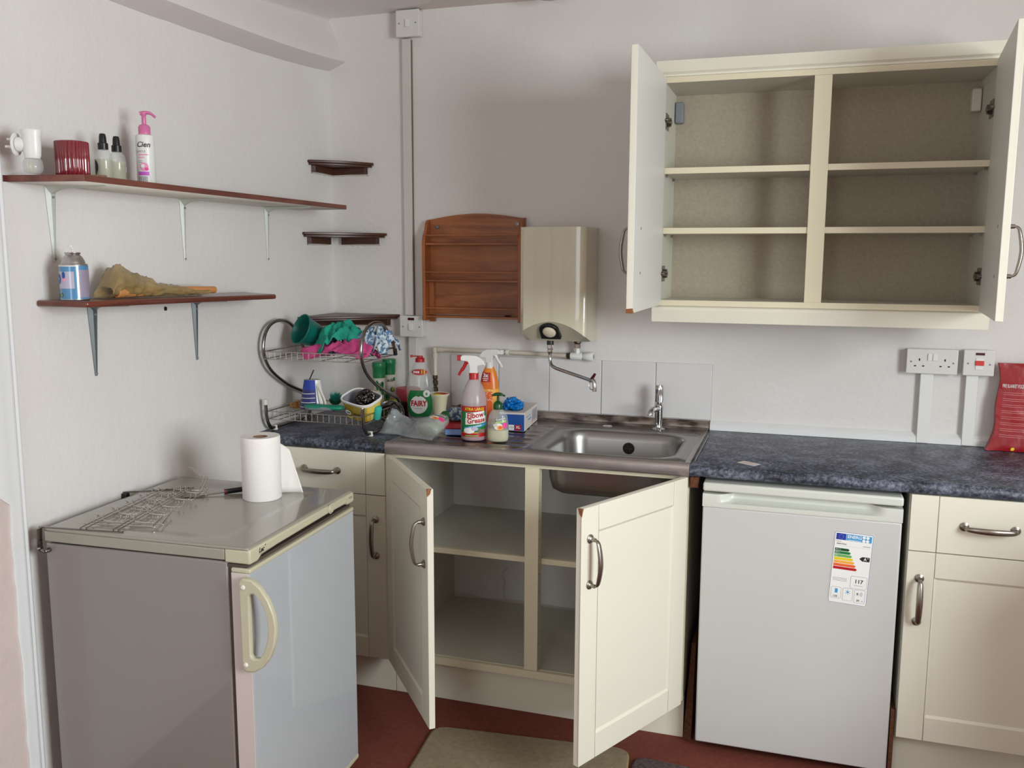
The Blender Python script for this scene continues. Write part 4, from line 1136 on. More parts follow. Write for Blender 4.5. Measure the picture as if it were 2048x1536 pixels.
# ------------------------------------------------------------------ corner shelves
def corner_shelf(s, zt_, label, cleat, mk='rosewood', split=False):
    t = thing('corner_shelf', label, 'shelf', (0, 0, zt_))
    # front edge gently bowed
    A_, B_ = Vector((0, -s, 0)), Vector((s, 0, 0)); nrm = Vector((1, -1, 0)).normalized()
    def outline(k):
        pts = [(0.0, 0.0)]
        a, c = A_ * k, B_ * k
        pts.append((0.0, -s * k)); pts.append((0.010, -s * k - .002))
        for i in range(1, 10):
            u_ = i / 10; p = a.lerp(c, u_) + nrm * (0.018 * math.sin(PI * u_) + .008)
            pts.append((p.x, p.y))
        pts.append((s * k + .002, -0.010)); pts.append((s * k, 0.0))
        return pts
    b = MB().use(mk); b.prism(outline(1.0), -0.010, 0.0, 'z'); b.prism(outline(0.965), -0.018, -0.0101, 'z')
    b.build('board', t, bevel=.002)
    L_ = s * .86
    for ax in (0, 1):
        b = MB().use(mk); a0 = 0.045 if split else 0.001
        h_ = cleat
        if ax == 0: b.hexa([(0.0005, -L_, -.018 - h_), (0.016, -L_ + .008, -.018 - h_), (0.016, -a0 - (.016 if not split else 0), -.018 - h_ - .003), (0.0005, -a0, -.018 - h_ - .003), (0.0005, -L_, -.0182), (0.016, -L_ + .004, -.0182), (0.016, -a0, -.0182), (0.0005, -a0, -.0182)])
        else: b.hexa([(a0, -0.016, -.018 - h_ - .003), (L_ - .008, -0.016, -.018 - h_), (L_, -0.0005, -.018 - h_), (a0, -0.0005, -.018 - h_ - .003), (a0, -0.016, -.0182), (L_ - .004, -0.016, -.0182), (L_, -0.0005, -.0182), (a0, -0.0005, -.0182)])
        b.build('cleat', t, bevel=.001)
    # ragged plaster squeezed out beneath the cleats
    b = MB().use('plaster')
    for ax in (0, 1):
        vs = []; fs = []; n = 24
        for i in range(n + 1):
            q_ = a0 + .002 + (L_ - a0) * i / n; k = .003 + .005 * abs(nz((q_ * 40, ax, s * 9)))
            for (d_, z_) in ((0.0003, -.019 - cleat), (.006 + k * .6, -.0195 - cleat), (.0003, -.021 - cleat - k)):
                vs.append((d_, -q_, z_) if ax == 0 else (q_, -d_, z_))
        for i in range(n):
            for j in range(3): fs.append((i * 3 + j, i * 3 + (j + 1) % 3, i * 3 + 3 + (j + 1) % 3, i * 3 + 3 + j))
        b.add(vs, fs)
    b.build('plaster_edge', t, smooth=50)
    return t
corner_shelf(0.187, 1.8935, 'small dark wooden corner shelf, topmost of the three in the corner', .024)
corner_shelf(0.240, 1.6200, 'dark wooden corner shelf with split cleats, middle of the three in the corner', .024, split=True)
corner_shelf(0.292, 1.3000, 'larger dark wooden corner shelf, lowest of the three, just above the dish rack', .026)

# ------------------------------------------------------------------ wall shelves on the left wall
def bracket(label, y, z, key, arm, drop, group=None, wid=0.022, tipw=.008):
    t = thing('shelf_bracket', label, 'bracket', (0, y, z), 0, group)
    b = MB().use(key); h_ = wid / 2
    # wall leg: tapered, ribbed
    def sec(zz, w0, d0): return [(0.0005, -w0, zz), (0.002, -w0, zz), (d0, -w0 * .35, zz), (d0, w0 * .35, zz), (0.002, w0, zz), (0.0005, w0, zz)]
    vs = []; fs = []; n = 14
    for i in range(n + 1):
        u_ = i / n; zz = -drop * u_; w0 = h_ * (1 - u_) + tipw / 2 * u_
        d0 = 0.004 + .006 * (1 - u_) ; vs += sec(zz, w0, d0)
    for i in range(n):
        for j in range(6): fs.append((i * 6 + j, i * 6 + (j + 1) % 6, (i + 1) * 6 + (j + 1) % 6, (i + 1) * 6 + j))
    fs += [tuple(range(6)), tuple(n * 6 + j for j in range(6))]
    b.add(vs, fs); b.build('wall_leg', t, smooth=30)
    b = MB().use(key)
    vs = []; fs = []
    for i in range(n + 1):
        u_ = i / n; xx = 0.001 + (arm - .001) * u_; w0 = h_ * (1 - u_) + tipw / 2 * u_; d0 = 0.004 + .016 * max(0, 1 - u_ * 4) ** 2 + .005 * (1 - u_)
        vs += [(xx, -w0, -.0005), (xx, -w0, -.002), (xx, -w0 * .35, -d0), (xx, w0 * .35, -d0), (xx, w0, -.002), (xx, w0, -.0005)]
    for i in range(n):
        for j in range(6): fs.append((i * 6 + j, i * 6 + (j + 1) % 6, (i + 1) * 6 + (j + 1) % 6, (i + 1) * 6 + j))
    fs += [tuple(range(6)), tuple(n * 6 + j for j in range(6))]
    b.add(vs, fs); b.build('shelf_arm', t, smooth=30)
    b = MB().use('greyink')
    b.lathe([(0, 0.0125), (.003, .012), (.0035, .009), (0, .009)], 8, c=(0, 0, -.028), axis='x')
    b.lathe([(0, 0.0065), (.003, .006), (.0035, .002), (0, .002)], 8, c=(0, 0, -drop + .006), axis='x')
    b.build('screw', t)
    return t
bracket('white metal bracket at the left end of the upper shelf', -1.452, 1.7028, 'bracket_w', .175, .188, wid=.036)
bracket('white metal bracket under the middle of the upper shelf', -0.938, 1.7018, 'bracket_w', .175, .188, wid=.030)
bracket('white metal bracket at the right end of the upper shelf', -0.480, 1.7008, 'bracket_w', .175, .188, wid=.030)
bracket('grey metal bracket at the left end of the lower shelf', -1.334, 1.4005, 'bracket_g', .12, .195, wid=.038)
bracket('grey metal bracket at the right end of the lower shelf', -0.901, 1.3925, 'bracket_g', .12, .190, wid=.032)
t = thing('wall_shelf', 'long brown wooden shelf with a pale underside, upper one on the left wall', 'shelf', (0, -1.59, 1.703))
b = MB().use('mahog')
P8 = [(0.001, 0.004, 0.0), (0.199, 0.040, .0002), (0.199, 1.335, -.002), (0.001, 1.335, -.002), (0.001, 0.004, 0.0155), (0.199, 0.040, .0155), (0.199, 1.335, .0135), (0.001, 1.335, .0135)]
b.hexa(P8); b.build('board', t, bevel=.0012)
b = MB().use('offwhite'); b.add([(0.002, .01, -.0003), (0.1985, .042, -.0001), (0.1985, 1.334, -.0023), (0.002, 1.334, -.0023)], [(0, 3, 2, 1)]); b.build('underside', t, solid=0.0002)
b = MB().use('maroon'); b.box(.0, .004, -.002, .0035, .0, .015); b.build('end_edging', t)
t = thing('wall_shelf', 'shorter glossy brown shelf with rounded edges, lower one on the left wall', 'shelf', (0, -1.52, 1.40))
b = MB().use('mahog2')
b.hexa([(0.001, 0.0, .003), (0.158, 0.0, .003), (0.158, .840, -.012), (0.001, .880, -.008), (0.001, 0.0, .019), (0.158, 0.0, .019), (0.158, .840, .004), (0.001, .880, .008)])
b.build('board', t, bevel=.006, seg=3)

nh = thing('nail', 'small dark nail head in the left wall under the lower shelf', 'nail', (0, -1.040, 1.372))
b = MB().use('blackhole'); b.lathe([(0, .006), (.004, .005), (.0045, .0), (0, 0)], 10, axis='x', sy=1.5); b.build('nail_head', nh)

# ------------------------------------------------------------------ things on the upper shelf
ZS = 1.7188
# plug-in air freshener
t = thing('plug_in_air_freshener', 'white plug-in air freshener with clear bulb at the left end of the upper shelf', 'air freshener', (0.10, -1.598, ZS - .0002), R(20))
b = MB().use('white_pl'); b.lathe([(0, .034), (.016, .034), (.019, .04), (.0205, .06), (.021, .085), (.0235, .094), (.0225, .099), (0, .100)], 24, sy=.8); b.build('body', t, smooth=40)
b = MB().use('white_pl'); b.lathe([(0, -.012), (.012, -.012), (.016, -.020), (.017, -.032), (0, -.034)], 20, c=(0, 0, .066), axis='x')
b.lathe([(0, -.0335), (.026, -.0335), (.027, -.036), (.024, -.039), (0, -.04)], 24, c=(0, 0, .066), axis='x', sx=.9); b.build('plug_base', t, smooth=40)
b = MB().use('white_pl')
for q_ in ((0, .012), (-.009, -.006), (.009, -.006)): b.tube([(-.039, q_[0], .066 + q_[1]), (-.056, q_[0], .066 + q_[1])], .0028, 6, flat=.6)
b.build('plug_pin', t)
b = MB().use('glass'); b.lathe([(0, .0005), (.015, .0005), (.0205, .005), (.022, .014), (.0205, .028), (.017, .034), (.0, .0345)], 24); b.build('glass_bulb', t, smooth=50)
b = MB().use('oil'); b.box(-.008, .0, -.006, .004, .003, .03); b.build('wick', t, bevel=.001)
# ruby ribbed glass
t = thing('ribbed_glass', 'ruby red ribbed glass tumbler on the upper shelf', 'glass', (0.110, -1.487, ZS - .0003))
b = MB().use('redglass'); vs = []; fs = []; n = 120
zs = [0.0, .003, .04, .083, .0855]
for i, z in enumerate(zs):
    for j in range(n):
        th = 2 * PI * j / n; c_, s_ = math.cos(th), math.sin(th)
        q_ = (abs(c_) ** 3 + abs(s_) ** 3) ** (-1 / 3); rr = (.0335 + (.0012 if i in (1, 2, 3) else -.0005)) * (1 - .075 * abs(math.sin(th * 15)))
        vs.append((rr * q_ * c_, rr * q_ * s_, z))
for j in range(n):
    th = 2 * PI * j / n; vs.append((.031 * math.cos(th), .031 * math.sin(th), .0855))
for j in range(n):
    th = 2 * PI * j / n; vs.append((.029 * math.cos(th), .029 * math.sin(th), .006))
for i in range(6):
    for j in range(n): fs.append((i * n + j, i * n + (j + 1) % n, (i + 1) * n + (j + 1) % n, (i + 1) * n + j))
fs += [tuple(reversed(range(n))), tuple(6 * n + j for j in range(n))]
b.add(vs, fs); b.build('tumbler', t, smooth=60)
# two mist bottles
def mist(x, y, label, patch_, h=.0, rot=0):
    t = thing('mist_spray_bottle', label, 'bottle', (x, y, ZS - .0004), rot, 'twin mist bottles on the upper shelf')
    b = MB().use('clear'); b.lathe([(0, 0), (.018, 0), (.0205, .003), (.0208, .06), (.019, .069), (.012, .077), (.010, .079), (0, .080)], 28); b.build('bottle', t, smooth=50)
    b = MB().use('oil'); b.lathe([(0, .001), (.0175, .001), (.0196, .004), (.0198, .054), (0, .0545)], 24); b.build('liquid', t, smooth=50)
    b = MB().use('black'); b.lathe([(0, .079), (.0125, .079), (.0125, .094), (.011, .0955), (0, .096)], 24); b.build('collar', t, smooth=40)
    b = MB().use('black'); b.lathe([(0, .096), (.0095, .096), (.0085, .112), (.0068, .118), (0, .1195)], 20); b.tube([(0, -.005, .108), (0, -.0095, .108)], .002, 8); b.build('spray_head', t, smooth=40)
    if patch_:
        b = MB().use('ink'); b.disc(0, .034, .021, .021, .0, 28); b.wrap(.0212, .0212, phi=R(-55)); b.build('round_label', t, smooth=60)
    else:
        b = MB().use('white'); b.disc(0, .034, .019, .019, .0, 28); b.wrap(.0212, .0212, phi=R(-200)); b.build('round_label', t, smooth=60)
mist(0.105, -1.376, 'mist spray bottle with a black round label, left of the pair on the upper shelf', True)
mist(0.100, -1.322, 'mist spray bottle without a black label, right of the pair on the upper shelf', False)
b = MB().use('card'); b.box(-.02, .02, -.012, .012, 0, .006); o = b.build('cardboard_scrap', bevel=.001); o.location = (.165, -1.470, ZS - .0003); o.rotation_euler = (0, 0, R(15))
tag(o, 'small grey brown scrap at the front of the upper shelf before the mist bottles', 'scrap')
# lotion bottle
t = thing('lotion_bottle', 'tall white pump lotion bottle with a pink pump on the upper shelf', 'bottle', (0.100, -1.212, ZS - .0010), R(38))
b = MB().use('white_pl'); b.lathe([(0, 0), (.022, 0), (.0245, .004), (.0245, .128), (.0235, .134), (.016, .1375), (0, .138)], 32); b.build('bottle', t, smooth=50)
b = MB().use('pinkpump'); b.lathe([(0, .1375), (.0155, .1375), (.0155, .157), (.012, .162), (.007, .164), (0, .164)], 24); b.build('pump_collar', t, smooth=40)
b = MB().use('pinkpump'); b.lathe([(0, .164), (.0058, .164), (.0055, .186), (.008, .190), (.0085, .195), (0, .197)], 16)
b.tube(curve([(-.010, 0, .192), (.004, 0, .1955), (.018, 0, .1935), (.030, 0, .184)], 5), [.005] * 5 + [.0045] * 5 + [.0035] * 6, 10, flat=1.3); b.build('pump_head', t, smooth=50)
b = MB().use('ink'); b.text('Cien', .0195, 0.001, .108, 0, bold=.0004, shear=.25)
b.use('greyink'); b.text('GENTLE', .0075, -.007, .0900, 0); b.use('pinkprint'); b.patch(-.014, .013, .080, .0835, 0, 6); b.patch(-.014, .004, .073, .0755, 0, 6)
for k in range(2): b.use('greyink'); b.patch(-.014, -.003, .065 - k * .004, .066 - k * .004, 0, 4)
b.use('pinkprint'); b.disc(.001, .050, .012, .011, 0, 20); b.use('white'); b.disc(-.002, .052, .005, .005, .0003, 14); b.use('hotpink'); b.disc(.008, .044, .005, .0045, .0003, 14)
b.use('magenta'); b.patch(-.016, .014, .027, .037, 0, 8); b.use('white'); b.patch(-.0155, .012, .0085, .0265, 0, 8)
b.use('ink')
for k in range(9): b.patch(-.0145 + k * .0028, -.0133 + k * .0028, .0095, .025, .0003, 1)
b.wrap(.0249, .0249, phi=R(-14)); b.build('print', t, smooth=0)

# ------------------------------------------------------------------ things on the lower shelf
t = thing('aerosol_can', 'blue and silver aerosol refill can on the lower shelf', 'can', (0.080, -1.474, 1.4182))
b = MB().use('alu'); b.lathe([(0, 0), (.0325, 0), (.034, .002), (.0335, .004), (.0335, .088), (.0325, .0905), (.0285, .0915), (.027, .098), (.022, .108), (.0165, .113), (.0165, .114), (.0185, .1165), (.0185, .1185), (.0165, .1195), (.013, .117), (0, .1165)], 32); b.build('can', t, smooth=40)
b = MB().use('white_pl'); b.lathe([(0, .117), (.002, .117), (.002, .126), (.004, .127), (.004, .131), (0, .1315)], 12); b.lathe([(0, .0015), (.006, .0015), (.007, -.0015), (0, -.0015)], 12, c=(-.005, 0, .134)); b.build('valve', t)
b = MB().use('canblue'); b.patch(-.052, .105, .004, .0865, 0, 60); b.use('canpale'); b.patch(-.050, .014, .030, .072, .0003, 16); b.use('canlilac'); b.patch(.020, .1, .008, .076, .0003, 24)
b.use('white'); b.patch(-.052, .02, .0845, .0865, .0004, 12)
b.use('blue'); b.disc(-.030, .054, .009, .013, .0006, 16); b.disc(-.012, .063, .005, .009, .0006, 12); b.use('skyblue'); b.disc(-.030, .054, .005, .004, .0008, 10)
b.use('pinkprint'); b.disc(-.010, .052, .005, .005, .0006, 10); b.use('dkgreen'); b.disc(-.020, .014, .004, .005, .0006, 10); b.disc(-.036, .013, .005, .005, .0006, 10); b.use('limegreen'); b.disc(-.020, .0135, .002, .003, .0008, 8)
for k in range(3): b.use('greyink'); b.patch(.024, .06, .030 + k * .016, .0305 + k * .016, .0006, 8)
b.wrap(.0339, .0339, phi=R(20)); b.build('label', t, smooth=60)
# crumpled amber plastic wrap with a clay-coloured piece in it
t = thing('wrapped_paintbrush', 'crumpled amber plastic wrap round an orange tube lying on the lower shelf', 'wrap', (0.080, -1.365, 1.4158))
b = MB().use('bag2'); n = 46
def wrapf(u_, v_):
    L_ = u_ * 0.43; a = v_ * 2 * PI
    hh_ = [(0, .030), (.03, .088), (.06, .080), (.12, .060), (.16, .054), (.19, .038), (.26, .034), (.30, .028), (.36, .018), (.43, .016)]
    for i in range(len(hh_) - 1):
        if hh_[i][0] <= L_ <= hh_[i + 1][0]:
            q_ = (L_ - hh_[i][0]) / (hh_[i + 1][0] - hh_[i][0]); h_ = hh_[i][1] * (1 - q_) + hh_[i + 1][1] * q_
    wy = .030 * (1 - .45 * u_) 
    cr = 1 + .22 * nz((L_ * 40, math.cos(a) * 2.2, math.sin(a) * 2.2)) + .12 * nz((L_ * 110, math.cos(a) * 5, math.sin(a) * 5))
    x = wy * math.cos(a) * cr; z = h_ / 2 + h_ / 2 * math.sin(a) * cr
    return (x, L_ - .012 + .01 * math.sin(a), max(.002 - .018 * u_ * 0, z) + .0022 - L_ * .017)
b.grid(wrapf, 60, n); b.build('plastic_wrap', t, smooth=70)
b = MB().use('orangeplastic')
for q_ in (((0.012, 0.02, .018), (0.0, .20, .014)), ((0.0, .30, .013), (0.0, .462, .0095))):
    b = MB().use('orangeplastic'); b.tube([q_[0], q_[1]], [.0155, .013] if q_[0][1] < .1 else [.012, .0105], 12, flat=.9); b.build('clay_tube', t, smooth=50, bevel=.003)
b = MB().use('dkorange'); b.tube([(0.0125, .0185, .018), (.0125, .0195, .018)], .011, 12); b.build('tube_mouth', t)

# ------------------------------------------------------------------ dish rack
D = thing('dish_rack', 'two-tier chrome dish rack with S-shaped ends on the left worktop', 'dish rack', (0.03, 0, 0.9095))
prof = [(-.571, .106), (-.571, .098), (-.566, .048), (-.545, .015), (-.515, .008), (-.42, .008), (-.32, .008), (-.285, .012), (-.268, .035), (-.268, .070), (-.283, .095), (-.315, .111), (-.37, .131), (-.43, .156), (-.50, .195), (-.545, .232), (-.570, .275), (-.572, .315), (-.556, .353), (-.525, .378), (-.485, .389), (-.440, .389), (-.40, .378), (-.355, .348), (-.325, .315), (-.304, .275)]
for x in (0.0, 0.38):
    b = MB().use('rackmetal'); b.tube(curve([(x, y, z) for y, z in prof], 4), 0.0062, 12); b.build('end_frame', D, smooth=60)
    for y in (-.515, -.31):
        b = MB().use('offwhite'); b.lathe([(0, -.001), (.010, -.001), (.011, .002), (.009, .006), (.009, .016), (0, .016)], 12, c=(x, y, 0), sy=.7); b.build('foot', D)
    b = MB().use('offwhite' if x == 0 else 'black'); b.tube([(x, -.571, .098), (x, -.571, .118)] if x == 0 else [(x, -.306, .285), (x, -.300, .262)], .0078, 10); b.build('end_cap', D)
def basket(z0, zrim, y0, y1, nfront):
    b = MB().use('wire'); r = .0016
    for z, rr in ((zrim, .0022), (z0, .0018)):
        pts = [(.004, y0, z), (.376, y0, z), (.376, y1, z), (.004, y1, z)]
        for i in range(4): b.tube([pts[i], pts[(i + 1) % 4]], rr, 6)
    for i in range(nfront):
        x = .022 + (.336) * i / (nfront - 1)
        b.tube([(x, y0, zrim), (x, y0, z0)], .0013, 5)
        if i % 4 == 1: b.tube([(x, y0, z0), (x, y1, z0), (x, y1, zrim)], .0013, 5)
    for i in range(4):
        y = y0 + (y1 - y0) * (i + 1) / 5
        b.tube([(.004, y, zrim), (.004, y, z0)], .0013, 5); b.tube([(.376, y, zrim), (.376, y, z0)], .0013, 5)
        if i % 2: b.tube([(.004, y, z0), (.376, y, z0)], .0013, 5)
    # plate dividers
    pts = []
    for i in range(10): pts += [(.02 + .034 * i, (y0 + y1) / 2 + .06, z0 + .002), (.037 + .034 * i, (y0 + y1) / 2 + .06, z0 + .022)]
    b.tube(curve(pts, 3), .0014, 5)
    return b
basket(.262, .288, -.572, -.310, 16).build('upper_basket', D, smooth=60)
basket(.046, .074, -.562, -.285, 16).build('lower_basket', D, smooth=60)

# crumpled fabric helper
def crumple(name, label, cat, loc, rx, ry, rz, key, seed, amp=.35, f=3.0, n=40, rot=0, droop=None, group=None, par=None, keep=0.0):
    b = MB().use(key); vs = []
    def fn(u_, v_):
        th = u_ * 2 * PI; ph = (v_ - .5) * PI
        d_ = Vector((math.cos(ph) * math.cos(th), math.cos(ph) * math.sin(th), math.sin(ph)))
        k1 = noise.noise(d_ * f + Vector((seed, 0, 0))); k2 = abs(noise.noise(d_ * f * 2.1 + Vector((0, seed, 3)))); k3 = noise.noise(d_ * f * 5 + Vector((1, 2, seed)))
        k = 1 + amp * (k1 * 1.2 + (0.5 - k2 * 2.2)) + amp * .22 * k3
        p = Vector((d_.x * rx * k, d_.y * ry * k, d_.z * rz * k))
        if p.z < -rz * .6: p.z = -rz * .6 - (p.z + rz * .6) * -.15
        p.z += rz * .75
        if droop: p = droop(p)
        return tuple(p)
    b.grid(fn, n * 2, n)
    o = b.build(name, par, smooth=75, loc=loc, rot=(0, 0, rot))
    if par is None: tag(o, label, cat, group)
    return o
def cloth(name, label, loc, sx, sy, h, key, seed, corners=(), rot=0, folds=5, back=None):
    """a soft cloth dropped in a heap: a sheet gathered into ridges, its hem hanging lower"""
    b = MB().use(key)
    def fn(u_, v_):
        a, c = u_ * 2 - 1, v_ * 2 - 1
        r = min(1.3, math.hypot(a, c))
        rd = nz((a * 1.7 + seed, c * 1.7, seed)); r2 = abs(nz((a * folds * .6 + seed, c * folds * .5, 2.0)))
        z = max(-h * .45, h * (1 - .75 * r ** 2) + h * .34 * rd - h * .75 * (r2) + h * .06 * nz((a * 7, c * 7, seed)))
        x = a * sx * (1 + .18 * nz((c * 3, seed, 1))); y = c * sy * (1 + .18 * nz((a * 3, seed, 4)))
        for (ca, cc, dx, dy, dz_) in corners:
            wgt = max(0, 1 - math.hypot(a - ca, c - cc) / .9) ** 1.3
            x += dx * wgt; y += dy * wgt; z += dz_ * wgt
        return (x, y, z)
    b.grid(fn, 48, 40)
    o = b.build(name, None, smooth=75, solid=.0022, loc=loc, rot=(0, 0, rot))
    return tag(o, label, 'cloth')
# upper tier
t = thing('beaker', 'dark green plastic beaker lying on its side at the left of the upper rack', 'beaker', (0.148, -0.415, 1.2445), rot=(R(66), R(12), R(-36)))
b = MB().use('teal'); b.lathe([(0, -.050), (.030, -.050), (.034, -.046), (.050, .052), (.0555, .062), (.0575, .063), (.0575, .067), (.054, .067), (.048, .053), (.032, -.043), (0, -.045)], 40); b.build('cup', t, smooth=50)
b = MB().use('teal'); b.tube(curve([(-.038, 0, -.03), (-.068, 0, -.022), (-.078, 0, .01), (-.066, 0, .036), (-.048, 0, .040)], 5), .006, 8); b.build('handle', t, smooth=60)
cloth('dishcloth', 'crumpled teal microfibre cloth on top of the heap in the upper rack', (0.262, -0.425, 1.222), .085, .07, .085, 'tealcloth', 3.1, corners=((-.5, -1, .01, -.03, -.004), (1, -1, .01, .0, .0), (-1, .2, -.01, 0, .02), (.2, 1, 0, -.01, .02)))
cloth('dishcloth', 'crumpled bright pink microfibre cloth under the teal one in the upper rack', (0.282, -0.455, 1.190), .118, .08, .048, 'pinkcloth', 8.4, corners=((1, -.6, .01, -.01, .03), (-1, -.6, -.01, 0, .01)), folds=6)
cloth('dishcloth', 'blue and white patterned cloth bundled at the right end of the upper rack', (0.372, -0.392, 1.212), .058, .06, .080, 'bluecloth', 5.7, corners=((1, 1, .02, .01, .02), (1, -1, .01, 0, .02), (-1, -1, 0, 0, .02)), folds=5)
crumple('dishcloth', 'grey blue fabric scrap tucked between the green beaker and the pink cloth', 'cloth', (0.205, -0.43, 1.182), .045, .04, .030, 'bluecloth', 2.2)
# lower tier
t = thing('striped_tub', 'tapered tub, half striped blue and half white with a loop, in the lower rack', 'tub', (0.152, -0.455, 0.984), R(8))
zz = [0, .01, .03, .05, .07, .09, .105]
A0 = R(-145)
def rad(z): return .0480 - .0180 * (z / .105)
b = MB(); n = 40
for i in range(len(zz) - 1):
    for j in range(n):
        th0, th1 = 2 * PI * j / n, 2 * PI * (j + 1) / n
        b.use('royal' if (math.cos(th0 - A0) > .0) and zz[i] >= .07 else ('navy' if math.cos(th0 - A0) > .0 else 'white_pl'))
        r0, r1 = rad(zz[i]), rad(zz[i + 1])
        b.add([(r0 * math.cos(th0), r0 * .75 * math.sin(th0), zz[i]), (r0 * math.cos(th1), r0 * .75 * math.sin(th1), zz[i]), (r1 * math.cos(th1), r1 * .75 * math.sin(th1), zz[i + 1]), (r1 * math.cos(th0), r1 * .75 * math.sin(th0), zz[i + 1])], [(0, 1, 2, 3)])
b.use('white_pl'); b.add([(rad(.105) * math.cos(2 * PI * j / n), rad(.105) * .75 * math.sin(2 * PI * j / n), .105) for j in range(n)], [tuple(range(n))])
b.build('tub_body', t, smooth=50)
b = MB().use('white')
for z in (.010, .026, .042, .058):
    pts = [((rad(z) + .0004) * math.cos(a), (rad(z) + .0004) * .75 * math.sin(a), z - .003 * math.cos(a - A0)) for a in [A0 - PI * .47 + PI * .94 * i / 16 for i in range(17)]]
    b.tube(pts, .0012, 6)
b.build('white_stripe', t, smooth=60)
b = MB().use('offwhite'); b.tube(curve([((rad(z_) + o_) * math.cos(R(a_)), (rad(z_) * .75 + o_) * math.sin(R(a_)), z_) for a_, z_, o_ in ((-44, .092, .001), (-30, .065, .006), (-16, .030, .009), (-20, .010, .008), (-36, .008, .006), (-42, .035, .004), (-46, .085, .001))], 5), .0042, 8, flat=.5); b.build('loop_handle', t, smooth=60)
b = MB().use('black'); b.tube([(-.012, -.008, .095), (.008, -.004, .140)], .0022, 8); b.build('stick', t)
t = thing('sponge_scrubber', 'green handled scrubbing sponge with a grey grip in the lower rack', 'scrubber', (0.225, -0.500, 0.9830), R(4))
b = MB().use('scrub'); b.lathe([(0, -.075), (.010, -.074), (.016, -.06), (.017, -.02), (.0145, .01), (.016, .05), (.013, .068), (0, .075)], 20, axis='x', sx=1.25, sy=.62, c=(0, 0, .0155)); b.build('body', t, smooth=60)
b = MB().use('greyink'); b.lathe([(0, -.066), (.008, -.062), (.012, -.04), (.0125, 0), (.009, .03), (0, .045)], 16, axis='x', sx=.5, sy=.62, c=(-.004, -.0145, .012)); b.build('grip', t, smooth=60)
t = thing('dish_brush', 'round green bristle dish brush leaning behind the striped tub', 'brush', (0.205, -0.390, 1.000), rot=(R(25), R(25), 0))
b = MB().use('dkgreen'); b.lathe([(0, 0), (.018, 0), (.022, .006), (.018, .014), (0, .018)], 20); b.tube([(0, 0, .014), (0.03, .05, .018)], .005, 8); b.build('brush_head', t, smooth=50)
b = MB().use('aqua')
for k in range(150):
    a = random.random() * 2 * PI; q_ = random.random() ** .5 * .016
    d_ = Vector((math.cos(a) * q_ * 1.4, math.sin(a) * q_ * 1.4, .028 + random.random() * .004))
    b.tube([(math.cos(a) * q_, math.sin(a) * q_, .012), tuple(d_ + Vector((0, 0, .004)))], .0007, 4)
o = b.build('bristles', t, smooth=0); o['kind'] = 'stuff'; M_ = o
t = thing('scourer', 'tangled copper orange scourer at the left end of the lower rack', 'scourer', (0.088, -0.420, 0.9750))
b = MB().use('dried')
for k in range(60):
    a = random.random() * 6.28; c0 = Vector((random.uniform(-.03, .03), random.uniform(-.03, .03), random.uniform(0.0, .018)))
    r_ = random.uniform(.008, .018); ax = Vector((random.uniform(-1, 1), random.uniform(-1, 1), random.uniform(-1, 1))).normalized(); o1 = ax.orthogonal().normalized(); o2 = ax.cross(o1)
    pts = []
    for i in range(7):
        p = c0 + (o1 * math.cos(a + i * .7) + o2 * math.sin(a + i * .7)) * r_; p.z = max(.002, p.z); pts.append(p)
    b.tube(pts, .0009, 4)
o = b.build('wire_tangle', t, smooth=60); o['kind'] = 'stuff'
# butter tub full of steel wool
t = thing('plastic_tub', 'yellow margarine tub with a white rim tipped over the front of the lower rack', 'tub', (0.350, -0.452, 1.003), rot=(R(19), R(8), R(-15)))
b = MB().use('tubyellow'); b.shell([(.044, -.042), (.050, -.036), (.062, .026)], 40, sx=1.06, sy=.82, ex=3.6)
b.use('white'); b.shell([(.062, .026), (.0655, .028), (.0665, .036), (.0640, .038), (.0605, .034)], 40, sx=1.06, sy=.82, ex=3.6)
b.use('greyink'); b.shell([(.0605, .034), (.050, -.032), (.0, -.034)], 40, sx=1.06, sy=.82, ex=3.6)
b.use('tubyellow'); b.shell([(0, -.042), (.044, -.042)], 40, sx=1.06, sy=.82, ex=3.6)
b.build('tub', t, smooth=50)
b = MB().use('tubyellow'); b.use('ink')
for k in range(5): b.disc(.004 + .008 * k, -.008 + .002 * (k % 2), .0028, .0055, 0, 8)
b.use('white'); b.disc(-.022, -.006, .014, .010, 0, 16); b.use('green'); b.disc(-.020, -.006, .009, .003, .0006, 12); b.use('ltyellow'); b.disc(-.022, -.026, .016, .006, .0, 12)
b.v = [(x, -0.0468 - .0105 * (z + .04) / .07 * 1.0 + y, z) for (x, y, z) in b.v]
b.m = [m_ for m_ in b.m]
keep = [i for i, f in enumerate(b.f) if b.m[i] != 0]; b.f = [b.f[i] for i in keep]; b.m = [b.m[i] for i in keep]
b.build('printed_label', t, smooth=0)
t2 = thing('steel_wool_pad', 'curly dark steel wool scourer inside the margarine tub', 'scourer', (0.362, -0.452, 1.034), rot=(R(19), R(8), R(-15)))
b = MB().use('steelwool')
for k in range(260):
    th = random.random() * 6.28; rr_ = random.random() ** .5
    c0 = Vector((math.cos(th) * rr_ * .035, math.sin(th) * rr_ * .027, random.uniform(-.012, .024 * (1.2 - rr_))))
    r_ = random.uniform(.004, .011); ax = Vector((random.uniform(-1, 1), random.uniform(-1, 1), random.uniform(-1, 1))).normalized(); o1 = ax.orthogonal().normalized(); o2 = ax.cross(o1); a = random.random() * 6
    b.tube([c0 + (o1 * math.cos(a + i * .8) + o2 * math.sin(a + i * .8)) * r_ + ax * .001 * i for i in range(8)], .0011, 4)
o = b.build('wool_strands', t2, smooth=60); o['kind'] = 'stuff'
b = MB().use('blackhole'); b.lathe([(0, -.016), (.022, -.014), (.028, 0), (.02, .008), (0, .011)], 16, sy=.75); b.build('wool_core', t2, smooth=60)
